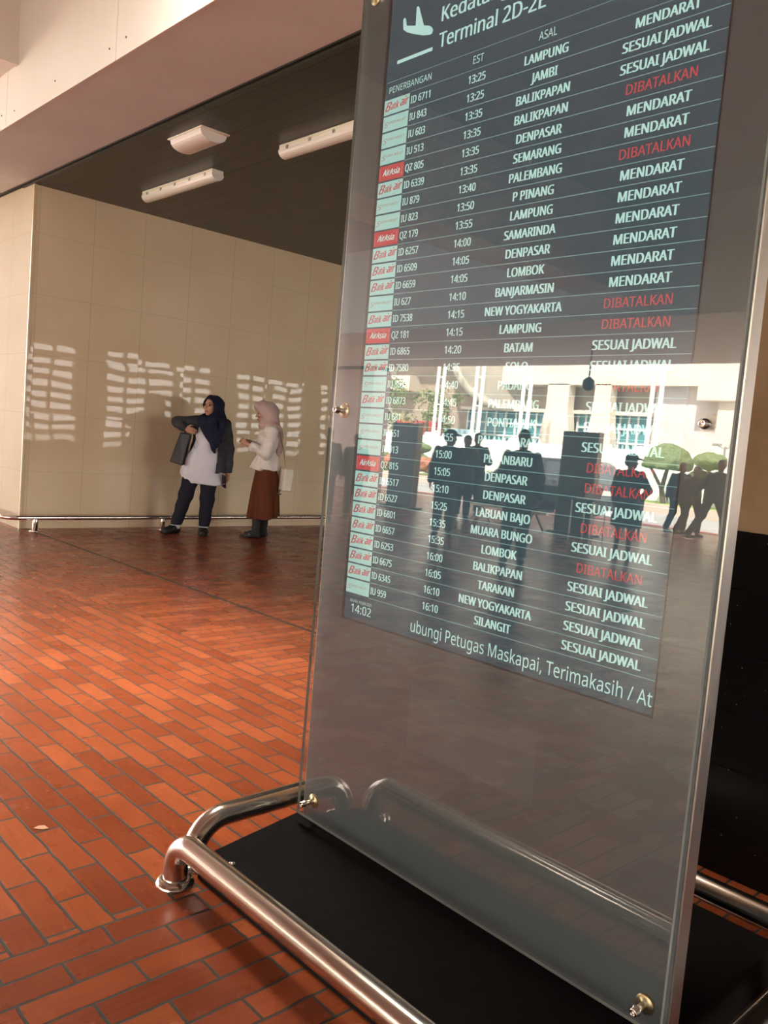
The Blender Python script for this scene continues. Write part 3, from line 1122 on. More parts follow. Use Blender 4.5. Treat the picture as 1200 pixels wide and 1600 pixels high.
        for ax in range(3):
            o1, o2 = [(1, 2), (2, 0), (0, 1)][ax]
            s0 = [slice(1, m_ - 1) for m_ in a.shape]
            s0[ax] = slice(0, a.shape[ax] - 1)
            s1 = list(s0)
            s1[ax] = slice(1, a.shape[ax])
            A, B = s[tuple(s0)], s[tuple(s1)]
            for flag in (True, False):
                e = np.argwhere((A != B) & (A == flag)) + np.array([0 if q == ax else 1 for q in range(3)])
                if not len(e):
                    continue
                d1, d2 = np.zeros(3, int), np.zeros(3, int)
                d1[o1], d2[o2] = 1, 1
                g = lambda d: idx[tuple((e - d).T)]
                q4 = np.stack([g(d1 + d2), g(d2), g(d1 * 0), g(d1)], 1)
                quads.append(q4 if flag else q4[:, ::-1])
        q = np.concatenate(quads)
        if flip:
            v = v * np.array([-1, 1, 1])
            q = q[:, ::-1]
        return v, q

    def build(self, name, m_, parent=None, flip=False, smooth=2):
        v, q = self.mesh(flip)
        # relax a little so the grid does not show
        for _ in range(smooth):
            acc = np.zeros_like(v)
            c = np.zeros(len(v))
            for i in range(4):
                j = (i + 1) % 4
                np.add.at(acc, q[:, i], v[q[:, j]])
                np.add.at(acc, q[:, j], v[q[:, i]])
                np.add.at(c, q[:, i], 1)
                np.add.at(c, q[:, j], 1)
            v = v * 0.4 + 0.6 * acc / c[:, None]
        me = bpy.data.meshes.new(name)
        me.from_pydata(v.tolist(), [], q.tolist())
        me.polygons.foreach_set('use_smooth', [True] * len(q))
        me.materials.append(m_)
        o = bpy.data.objects.new(name, me)
        COL.objects.link(o)
        if parent is not None:
            o.parent = parent
        return o


def V3(*p):
    return np.array(p, float)


def unit(v):
    return v / np.linalg.norm(v)


def add_hand(vol, wrist, d, nrm, curl=0.5, size=1.0, thumb_side=1):
    """Palm, four unequal bent fingers and a thumb. d: towards the fingers, nrm: out of the palm."""
    d = unit(np.array(d, float))
    nrm = np.array(nrm, float)
    nrm = unit(nrm - d * (nrm @ d))
    s = np.cross(d, nrm) * thumb_side
    w = np.array(wrist, float)
    L = 0.175 * size
    for q in (-1, -0.33, 0.33, 1):
        vol.cap(w + s * 0.014 * q, w + d * 0.085 * size + s * 0.028 * q * size, 0.015 * size, 0.0125 * size, 0.008)
    for q, ln in ((0.028, 0.92), (0.0095, 1.0), (-0.0095, 0.94), (-0.028, 0.75)):
        b = w + d * 0.085 * size + s * q * size
        a1 = curl * 0.9
        d1 = d * math.cos(a1) + nrm * math.sin(a1)
        a2 = curl * 2.0
        d2 = d * math.cos(a2) + nrm * math.sin(a2)
        k1 = b + d1 * 0.042 * ln * size
        k2 = k1 + d2 * 0.040 * ln * size
        vol.cap(b, k1, 0.0095 * size, 0.0085 * size, 0.003)
        vol.cap(k1, k2, 0.0085 * size, 0.0072 * size, 0.002)
    b = w + d * 0.025 * size + s * 0.026 * size
    k1 = b + (d * 0.55 + s * 0.65 + nrm * 0.35) * 0.045 * size
    k2 = k1 + (d * 0.85 + s * 0.1 + nrm * 0.55) * 0.034 * size
    vol.cap(b, k1, 0.013 * size, 0.0105 * size, 0.006)
    vol.cap(k1, k2, 0.0105 * size, 0.0085 * size, 0.003)


def add_head(vol, c, yaw, pitch=0.0, s=1.0, ears=True):
    """Skull, jaw, nose, brow, lips and ears; yaw turns the face from -y."""
    c = np.array(c, float)
    R = np.array(Matrix.Rotation(yaw, 3, 'Z') @ Matrix.Rotation(pitch, 3, 'X'))
    at = lambda x, y, z: c + R @ (np.array([x, y, z]) * s)
    vol.ell(at(0, 0.01, 0.02), (0.074 * s, 0.094 * s, 0.095 * s), 0.01, yaw=yaw, pitch=pitch)
    vol.ell(at(0, -0.028, -0.045), (0.056 * s, 0.062 * s, 0.072 * s), 0.03, yaw=yaw, pitch=pitch)
    vol.ell(at(0, -0.062, -0.098), (0.024 * s, 0.024 * s, 0.018 * s), 0.02, yaw=yaw, pitch=pitch)
    vol.cap(at(0, -0.088, 0.012), at(0, -0.108, -0.030), 0.008 * s, 0.013 * s, 0.010)
    vol.cap(at(-0.03, -0.076, 0.026), at(0.03, -0.076, 0.026), 0.010 * s, 0.010 * s, 0.015)
    for e in (-1, 1):
        vol.ell(at(0.030 * e, -0.090, 0.003), (0.014 * s, 0.012 * s, 0.008 * s), 0.006, cut=True, yaw=yaw)
        vol.ell(at(0.042 * e, -0.066, -0.028), (0.022 * s, 0.02 * s, 0.02 * s), 0.02, yaw=yaw)
        if ears:
            vol.ell(at(0.075 * e, 0.012, -0.005), (0.010 * s, 0.020 * s, 0.030 * s), 0.006, yaw=yaw, pitch=pitch)
    vol.cap(at(-0.017, -0.090, -0.064), at(0.017, -0.090, -0.064), 0.008 * s, 0.008 * s, 0.008)
    vol.cap(at(-0.015, -0.089, -0.077), at(0.015, -0.089, -0.077), 0.008 * s, 0.008 * s, 0.006)
    return at


M_SKIN = mottle(mat('skin', (0.50, 0.27, 0.17), 0.5), (0.47, 0.245, 0.15), (0.53, 0.29, 0.185), 14)
M_SKIN2 = mat('skin_tanned', (0.30, 0.15, 0.085), 0.5)
M_LIP = mat('lips', (0.42, 0.10, 0.09), 0.4)
M_EYE = mat('eye', (0.03, 0.02, 0.018), 0.15)
M_HAIR = mat('black_hair', (0.010, 0.008, 0.007), 0.4)
M_NAVY = mottle(mat('navy_cloth', (0.010, 0.012, 0.030), 0.8, spec=0.2), (0.008, 0.010, 0.024), (0.014, 0.017, 0.038), 20)
M_CHAR = mottle(mat('charcoal_cloth', (0.045, 0.045, 0.052), 0.85, spec=0.2), (0.038, 0.038, 0.044), (0.055, 0.055, 0.063), 20)
M_INK = mat('ink_cloth', (0.016, 0.016, 0.026), 0.85, spec=0.2)
M_SHIRT = mat('white_shirt', (0.66, 0.65, 0.70), 0.75, spec=0.2)
M_BLOUSE = mat('cream_blouse', (0.74, 0.68, 0.63), 0.8, spec=0.2)
M_ROSE = mat('rose_scarf', (0.52, 0.37, 0.34), 0.8, spec=0.2)
M_SKIRT = mat('brown_skirt', (0.115, 0.033, 0.014), 0.85, spec=0.2)
M_TIGHTS = mat('black_tights', (0.016, 0.015, 0.017), 0.8)
M_SHOE = mat('black_shoe', (0.010, 0.010, 0.011), 0.5)
M_BAGWHITE = mat('cream_leather', (0.70, 0.62, 0.50), 0.5)
M_BAGBLACK = mat('black_leather', (0.013, 0.013, 0.014), 0.35)
M_LENS = clear_glass_material('spectacle_lens', (0.95, 0.97, 0.97), 0.04)


def face_parts(body, at, flip=False, lips=True):
    fx = (lambda p: (-p[0], p[1], p[2])) if flip else (lambda p: tuple(p))
    for e in (-1, 1):
        m_ = MB()
        m_.lathe(fx(at(0.030 * e, -0.078, 0.004)), (0, 0, 1), [(0.0105 * math.sin(PI * i / 6) + 1e-6, -0.0105 * math.cos(PI * i / 6)) for i in range(7)], 10)
        m_.build('eye', M_EYE, body, fix=False)
        m_ = MB()
        m_.tube([fx(at(0.014 * e, -0.088, 0.026)), fx(at(0.030 * e, -0.085, 0.031)), fx(at(0.046 * e, -0.074, 0.026))], [0.002, 0.0035, 0.002], 8)
        m_.build('eyebrow', M_HAIR, body, fix=False)
    m_ = MB()
    m_.tube([fx(at(-0.024, -0.089, -0.070)), fx(at(-0.010, -0.099, -0.069)), fx(at(0.010, -0.099, -0.069)), fx(at(0.024, -0.089, -0.070))], [0.003, 0.0075, 0.0075, 0.003], 10)
    m_.build('lips', M_LIP, body, fix=False)


# ---- first woman: navy headscarf, open charcoal jacket, long white shirt
def woman_navy(pos, a):
    lo, hi = (-0.48, -0.42, -0.02), (0.62, 0.42, 1.68)
    yaw = math.radians(-42)
    b = Vol(lo, hi, 0.008)
    hc = V3(0.165, -0.01, 1.475)
    at = add_head(b, hc, yaw, -0.05, 0.98, ears=False)
    b.cap((0.18, 0.02, 1.30), (0.168, 0.01, 1.40), 0.055, 0.05, 0.02)
    b.ell((0.175, 0.01, 1.17), (0.155, 0.095, 0.17), 0.03)
    b.ell((0.13, 0.01, 0.96), (0.135, 0.095, 0.18), 0.05)
    b.ell((0.10, 0.01, 0.82), (0.15, 0.105, 0.12), 0.04)
    sR, eR, wR = V3(0.035, 0.0, 1.285), V3(-0.205, -0.01, 1.265), V3(-0.115, -0.13, 1.205)
    sL, eL, wL = V3(0.325, 0.01, 1.275), V3(0.385, 0.03, 1.01), V3(0.388, -0.02, 0.735)
    for s_, e_, w_ in ((sR, eR, wR), (sL, eL, wL)):
        b.cap(s_, e_, 0.048, 0.038, 0.02)
        b.cap(e_, w_, 0.037, 0.025, 0.01)
    add_hand(b, wR, (1.0, -0.05, -0.28), (0.1, 1.0, -0.1), 0.55, 0.95, 1)
    add_hand(b, wL, (-0.06, -0.22, -1.0), (-0.8, -0.45, 0.1), 0.5, 1.05, -1)
    for hx, k_, an in (((0.015, 0, 0.80), (-0.065, -0.035, 0.44), (-0.155, 0.02, 0.085)), ((0.185, 0, 0.80), (0.175, -0.03, 0.43), (0.158, -0.02, 0.085))):
        b.cap(hx, k_, 0.075, 0.052, 0.03)
        b.cap(k_, an, 0.050, 0.034, 0.015)
        b.cap(an, (an[0] - 0.015, an[1] - 0.02, 0.045), 0.030, 0.028, 0.02)
    body = b.build('person', M_SKIN, None)
    body.location, body.rotation_euler = pos, (0, 0, a)
    tag(body, 'person in a navy headscarf, open charcoal jacket and long white shirt, looking aside', 'person', 'women waiting by the tiled wall')
    face_parts(body, at)
    # spectacles
    m_ = MB()
    for e in (-1, 1):
        c_ = at(0.031 * e, -0.108, 0.002)
        ring = [at(0.031 * e + 0.026 * math.cos(t), -0.108 + 0.012 * abs(0.031 * e + 0.026 * math.cos(t)) / 0.05, 0.002 + 0.019 * math.sin(t)) for t in [2 * PI * i / 16 for i in range(17)]]
        m_.tube(ring, 0.0022, 6)
        m_.tube([at(0.057 * e, -0.098, 0.006), at(0.078 * e, -0.02, 0.008)], 0.0022, 6)
    m_.tube([at(-0.006, -0.112, 0.004), at(0.006, -0.112, 0.004)], 0.0022, 6)
    m_.build('spectacles', M_BLACKPL, body, fix=False)
    # trousers
    v = Vol(lo, hi, 0.009)
    for hx, k_, an in (((0.02, 0, 0.80), (-0.065, -0.03, 0.44), (-0.152, 0.015, 0.105)), ((0.18, 0, 0.80), (0.178, -0.025, 0.43), (0.160, -0.015, 0.095))):
        v.cap(hx, k_, 0.105, 0.082, 0.02)
        v.cap(k_, an, 0.082, 0.064, 0.02)
    v.ell((0.10, 0.01, 0.82), (0.18, 0.13, 0.12), 0.03)
    v.wrinkle(0.004, 34, 1).plane((0, 0, 0.10), (0, 0, -1)).plane((0, 0, 0.88), (0, 0, 1))
    v.build('trousers', M_INK, body)
    # shirt with a rounded tail
    v = Vol(lo, hi, 0.008)
    v.loft([(0.585, 0.130, 0.0, 0.212, 0.155), (0.70, 0.100, 0.0, 0.232, 0.160), (0.85, 0.098, 0.0, 0.212, 0.152), (1.0, 0.140, 0.0, 0.165, 0.130),
            (1.15, 0.170, 0.0, 0.168, 0.125), (1.26, 0.178, 0.005, 0.155, 0.10), (1.33, 0.178, 0.01, 0.09, 0.07)], 0.0, (8, 0.005, 0.002))
    v.wrinkle(0.0065, 24, 2).wrinkle(0.004, 47, 5)
    v.build('shirt', M_SHIRT, body)
    # jacket: sleeves, back and two open fronts
    v = Vol(lo, hi, 0.008)
    v.loft([(0.72, 0.175, 0.02, 0.225, 0.170), (0.9, 0.160, 0.02, 0.215, 0.165), (1.05, 0.165, 0.02, 0.195, 0.150), (1.18, 0.178, 0.015, 0.192, 0.142),
            (1.27, 0.180, 0.01, 0.180, 0.105), (1.335, 0.180, 0.01, 0.11, 0.08)], 0.0, (7, 0.007, 0.0))
    v.loft([(0.70, 0.130, 0.02, 0.170, 0.130), (1.30, 0.178, 0.02, 0.150, 0.10)], 0.0, None, True)
    for zz_, u0, u1 in ((0.70, -0.02, 0.245), (0.80, -0.02, 0.250), (0.90, -0.02, 0.258), (1.0, 0.0, 0.268), (1.10, 0.01, 0.278), (1.20, 0.03, 0.285), (1.29, 0.06, 0.28)):
        v.box(((u0 + u1) / 2, -0.20, zz_), ((u1 - u0) / 2, 0.19, 0.062), 0.0, True, rnd=0.004)
    v.cap(sR, eR, 0.074, 0.066, 0.02)
    v.cap(eR, wR + V3(-0.02, 0.015, 0.008), 0.064, 0.050, 0.012)
    v.cap(sL, eL, 0.074, 0.062, 0.02)
    v.cap(eL, wL + V3(0, 0, -0.005), 0.062, 0.054, 0.015)
    v.box((0.388, -0.02, 0.645), (0.1, 0.1, 0.088), 0.0, True)
    v.wrinkle(0.004, 38, 3)
    v.build('jacket', M_CHAR, body)
    # headscarf
    v = Vol((-0.15, -0.35, 0.88), (0.50, 0.32, 1.70), 0.007)
    fd = V3(math.sin(yaw), -math.cos(yaw), 0)
    v.ell(hc + V3(0.018, 0.018, 0.012), (0.112, 0.128, 0.118), 0.02, yaw=yaw)
    v.ell(hc + V3(0.045, 0.03, -0.06), (0.105, 0.115, 0.125), 0.03)
    v.ell((0.185, 0.0, 1.325), (0.160, 0.128, 0.082), 0.035)
    for p, q, r0, r1 in (((0.06, -0.10, 1.31), (0.215, -0.165, 0.975), 0.055, 0.016), ((0.17, -0.13, 1.30), (0.222, -0.17, 0.96), 0.065, 0.018),
                         ((0.29, -0.09, 1.29), (0.250, -0.165, 1.03), 0.055, 0.025), ((0.10, -0.115, 1.27), (0.24, -0.150, 1.16), 0.045, 0.045)):
        v.cap(p, q, r0, r1, 0.02, flat=((0, 1, 0), 0.5))
    v.ell(hc + fd * 0.105 + V3(0, 0, -0.018), (0.075, 0.105, 0.098), 0.012, True, yaw=yaw)
    v.cap(hc + fd * 0.05 + V3(0, 0, 0.0), hc + fd * 0.16 + V3(0, 0, -0.01), 0.072, 0.082, 0.01, True)
    v.wrinkle(0.0075, 42, 4)
    v.build('headscarf', M_NAVY, body)
    for an in ((-0.155, 0.02), (0.158, -0.02)):
        v = Vol((an[0] - 0.16, an[1] - 0.26, -0.03), (an[0] + 0.14, an[1] + 0.14, 0.16), 0.006)
        dx = -0.110 if an[0] < 0 else -0.015
        v.cap((an[0], an[1] + 0.025, 0.042), (an[0] + dx, an[1] - 0.13, 0.034), 0.056, 0.046, 0.02)
        v.ell((an[0] + dx * 0.3, an[1] - 0.02, 0.06), (0.054, 0.08, 0.045), 0.02)
        v.plane((0, 0, 0.004), (0, 0, -1)).plane((0, 0, 0.094), (0, 0, 1))
        v.build('shoe', M_SHOE, body)
        v = Vol((an[0] - 0.08, an[1] - 0.08, 0.05), (an[0] + 0.08, an[1] + 0.08, 0.14), 0.006)
        v.cap((an[0], an[1], 0.06), (an[0], an[1], 0.13), 0.050, 0.050, 0.0)
        v.plane((0, 0, 0.112), (0, 0, 1))
        v.build('sock', M_SHIRT, body)
    return body, wR, wL


def place_on(root_pos, a, name):
    return empty(name, root_pos, a)


W1P, W1A = (4.925, 8.43, 0.0), -math.atan2(4.925, 8.43)
w1, _, _ = woman_navy(W1P, W1A)


def in_frame(pos, a, p):
    c_, s_ = math.cos(a), math.sin(a)
    return (pos[0] + p[0] * c_ - p[1] * s_, pos[1] + p[0] * s_ + p[1] * c_, pos[2] + p[2])


# black tote hanging from her shoulder
bag = empty('tote_bag', in_frame(W1P, W1A, (-0.12, -0.03, 0.80)), W1A)
tag(bag, 'black tote bag hanging under the raised arm of the person in navy headscarf', 'bag')
m_ = MB()
top = [(-0.045, -0.05, .355), (0.070, -0.085, .345), (0.085, 0.055, .345), (-0.03, 0.07, .355)]
bot = [(-0.145, -0.085, 0.02), (-0.005, -0.12, -0.015), (0.03, 0.09, -0.015), (-0.12, 0.11, 0.02)]
m_.add(top + bot, [(0, 1, 2, 3), (4, 7, 6, 5), (0, 4, 5, 1), (1, 5, 6, 2), (2, 6, 7, 3), (3, 7, 4, 0)])
bo = m_.build('bag_body', M_BAGBLACK, bag, fix=False)
bv = bo.modifiers.new('b', 'BEVEL')
bv.width, bv.segments = 0.012, 2
for y in (-0.055, 0.045):
    m_ = MB()
    m_.tube([(0.0, y, 0.345), (0.05, y * 0.8, 0.43), (0.10, y * 0.5, 0.50), (0.14, y * 0.4, 0.525)], 0.008, 8)
    m_.build('handle', M_BAGBLACK, bag, fix=False)
ph = empty('phone', in_frame(W1P, W1A, (0.352, -0.075, 0.635)), W1A)
tag(ph, 'dark phone held low in the hand of the person in navy headscarf', 'phone')
m_ = MB()
m_.bbox((-0.006, -0.036, -0.075), (0.003, 0.036, 0.075), 0.003)
o = m_.build('phone_case', M_BLACKPL, ph, fix=False)
o.rotation_euler = (0.2, -0.25, 0.5)
m_ = MB()
m_.box((-0.0068, -0.032, -0.070), (-0.0058, 0.032, 0.070))
o = m_.build('phone_screen', M_BEZEL, ph, fix=False)
o.rotation_euler = (0.2, -0.25, 0.5)


# ---- second woman: rose headscarf, cream blouse, brown skirt, in profile
def woman_rose(pos, a):
    lo, hi = (-0.46, -0.40, -0.02), (0.46, 0.40, 1.68)
    yaw = math.radians(-84)
    b = Vol(lo, hi, 0.008)
    hc = V3(0.005, 0.0, 1.455)
    at = add_head(b, hc, yaw, 0.22, 0.98, ears=False)
    b.cap((0.07, 0.0, 1.27), (0.03, 0.0, 1.39), 0.055, 0.05, 0.02)
    b.ell((0.075, 0, 1.15), (0.10, 0.15, 0.16), 0.03)
    b.ell((0.065, 0, 0.96), (0.095, 0.13, 0.17), 0.05)
    b.ell((0.06, 0, 0.82), (0.11, 0.15, 0.12), 0.04)
    s1, e1, w1_ = V3(0.10, -0.155, 1.25), V3(0.055, -0.205, 0.995), V3(-0.165, -0.14, 1.075)
    s2, e2, w2_ = V3(0.09, 0.155, 1.25), V3(0.03, 0.20, 1.0), V3(-0.10, 0.06, 1.09)
    for s_, e_, w_ in ((s1, e1, w1_), (s2, e2, w2_)):
        b.cap(s_, e_, 0.046, 0.037, 0.02)
        b.cap(e_, w_, 0.036, 0.024, 0.01)
    add_hand(b, w1_, (-0.85, 0.25, 0.50), (0.1, 1, -0.2), 0.75, 0.92, 1)
    add_hand(b, w2_, (-0.90, -0.30, 0.15), (0, -1, 0.3), 0.70, 0.92, -1)
    for y, an in ((-0.05, (-0.01, -0.06, 0.08)), (0.06, (0.075, 0.06, 0.08))):
        b.cap((0.06, y, 0.80), (0.03, y, 0.44), 0.075, 0.052, 0.03)
        b.cap((0.03, y, 0.44), an, 0.05, 0.034, 0.015)
        b.cap(an, (an[0] - 0.09, an[1], 0.035), 0.032, 0.026, 0.02)
    body = b.build('person', M_SKIN, None)
    body.location, body.rotation_euler = pos, (0, 0, a)
    tag(body, 'person in a rose headscarf, cream blouse and long brown skirt, seen in profile', 'person', 'women waiting by the tiled wall')
    face_parts(body, at)
    v = Vol(lo, hi, 0.008)
    for y, an in ((-0.05, (-0.01, -0.06, 0.06)), (0.06, (0.075, 0.06, 0.06))):
        v.cap((0.03, y, 0.44), (an[0] + 0.005, an[1], 0.24), 0.062, 0.052, 0.02)
        v.cap((an[0] + 0.005, an[1], 0.24), an, 0.052, 0.043, 0.02)
        v.cap(an, (an[0] - 0.10, an[1], 0.035), 0.043, 0.034, 0.02)
    v.plane((0, 0, 0.5), (0, 0, 1))
    v.build('tights', M_TIGHTS, body)
    v = Vol(lo, hi, 0.008)
    v.loft([(0.225, 0.066, 0.0, 0.186, 0.175), (0.5, 0.068, 0.0, 0.165, 0.172), (0.72, 0.070, 0.0, 0.140, 0.165), (0.84, 0.065, 0.0, 0.115, 0.14)], 0.0, (11, 0.012, 0.002))
    v.plane((0.25, 0, 0.265), (0.28, 0, -0.96))
    v.build('skirt', M_SKIRT, body)
    v = Vol(lo, hi, 0.008)
    v.loft([(0.795, 0.045, 0.0, 0.175, 0.178), (0.88, 0.060, 0.0, 0.150, 0.160), (0.95, 0.068, 0.0, 0.130, 0.150), (1.08, 0.060, 0.0, 0.140, 0.155),
            (1.18, 0.068, 0.0, 0.130, 0.165), (1.26, 0.078, 0.0, 0.105, 0.165), (1.33, 0.075, 0.0, 0.075, 0.10)], 0.0, (9, 0.011, 0.0))
    for s_, e_, w_ in ((s1, e1, w1_), (s2, e2, w2_)):
        v.cap(s_, e_, 0.072, 0.072, 0.02)
        q = e_ + (w_ - e_) * 0.72
        v.cap(e_, q, 0.068, 0.050, 0.02)
        v.cap(q - (w_ - e_) * 0.05, q + (w_ - e_) * 0.02, 0.056, 0.056, 0.01)
    v.wrinkle(0.009, 34, 5).wrinkle(0.004, 61, 2)
    v.build('blouse', M_BLOUSE, body)
    v = Vol((-0.22, -0.32, 0.90), (0.34, 0.30, 1.70), 0.007)
    fd = V3(math.sin(yaw), -math.cos(yaw), -0.2)
    v.ell(hc + V3(0.025, 0, 0.015), (0.128, 0.105, 0.122), 0.02)
    v.ell(hc + V3(0.062, 0, -0.045), (0.108, 0.105, 0.115), 0.03)
    v.cap((0.0, -0.05, 1.31), (0.155, -0.085, 1.275), 0.050, 0.058, 0.03)
    v.cap((0.0, 0.05, 1.31), (0.155, 0.085, 1.275), 0.050, 0.058, 0.03)
    v.ell(hc + V3(-0.035, 0, 0.055), (0.098, 0.090, 0.075), 0.03)
    v.ell((0.065, 0, 1.315), (0.120, 0.115, 0.070), 0.03)
    v.cap((0.165, -0.06, 1.25), (0.185, -0.075, 0.985), 0.045, 0.032, 0.02)
    v.cap((0.185, 0.0, 1.23), (0.205, 0.0, 1.02), 0.045, 0.030, 0.02)
    v.ell(hc + V3(-0.115, 0, -0.065), (0.080, 0.068, 0.085), 0.012, True)
    v.cap(hc + V3(-0.075, 0, -0.05), hc + V3(-0.2, 0, -0.09), 0.062, 0.070, 0.01, True)
    v.wrinkle(0.009, 40, 6)
    v.build('headscarf', M_ROSE, body)
    for an in ((-0.01, -0.06), (0.075, 0.06)):
        v = Vol((an[0] - 0.22, an[1] - 0.08, -0.03), (an[0] + 0.12, an[1] + 0.08, 0.12), 0.005)
        v.cap((an[0] + 0.025, an[1], 0.034), (an[0] - 0.09, an[1], 0.026), 0.036, 0.034, 0.02)
        v.cap((an[0] - 0.09, an[1], 0.024), (an[0] - 0.175, an[1] - 0.01, 0.014), 0.032, 0.010, 0.02)
        v.plane((0, 0, 0.003), (0, 0, -1)).plane((0, 0, 0.062), (0, 0, 1))
        sh = v.build('shoe', M_SHOE, body)
        m_ = MB()
        m_.lathe((an[0] - 0.07, an[1] - 0.034, 0.042), (0, -1, 0.4), [(0.012, -0.006), (0.012, 0.003), (0.007, 0.003), (0.007, -0.004)], 12)
        m_.build('buckle', M_STEEL, sh, fix=False)
    return body


W2P, W2A = (5.60, 8.07, 0.0), -math.atan2(5.60, 8.07)
w2 = woman_rose(W2P, W2A)
bag = empty('shoulder_bag', in_frame(W2P, W2A, (0.275, -0.06, 0.57)), W2A)
tag(bag, 'small cream shoulder bag hanging at the back of the person in brown skirt', 'bag')
m_ = MB()
m_.bbox((-0.055, -0.11, 0.0), (0.060, 0.11, 0.265), 0.018, seg=3)
bo = m_.build('bag_body', M_BAGWHITE, bag, fix=False)
bo.rotation_euler = (0, 0.09, 0.35)
m_ = MB()
m_.tube([(0.012, -0.02, 0.262), (-0.005, -0.02, 0.33), (-0.035, -0.03, 0.50), (-0.09, -0.06, 0.70), (-0.15, -0.09, 0.735)], 0.006, 8)
m_.build('strap', mat('tan_strap', (0.36, 0.25, 0.13), 0.5), bag, fix=False)
m_ = MB()
m_.lathe((0.012, -0.02, 0.275), (0, 1, 0), [(0.016, -0.004), (0.016, 0.004), (0.010, 0.004), (0.010, -0.004)], 14)
m_.build('ring', M_BRASS, bag, fix=False)
m_ = MB()
m_.tube([(-0.04, -0.07, 0.02), (-0.055, -0.075, -0.03), (-0.02, -0.08, -0.035)], [0.012, 0.014, 0.008], 8)
m_.build('tassel', mat('brown_tassel', (0.12, 0.07, 0.04), 0.7), bag, fix=False)

# ------------------------------------------------------------------ people standing in the outer hall (seen in the board's glass)
M_DARKCLOTH = mat('dark_cloth', (0.020, 0.020, 0.024), 0.85, spec=0.2)
M_GREYCLOTH = mat('grey_cloth', (0.075, 0.075, 0.08), 0.85, spec=0.2)
M_BROWNCLOTH = mat('brown_cloth', (0.10, 0.065, 0.045), 0.85, spec=0.2)
M_BLUECLOTH = mat('blue_cloth', (0.035, 0.05, 0.085), 0.85, spec=0.2)


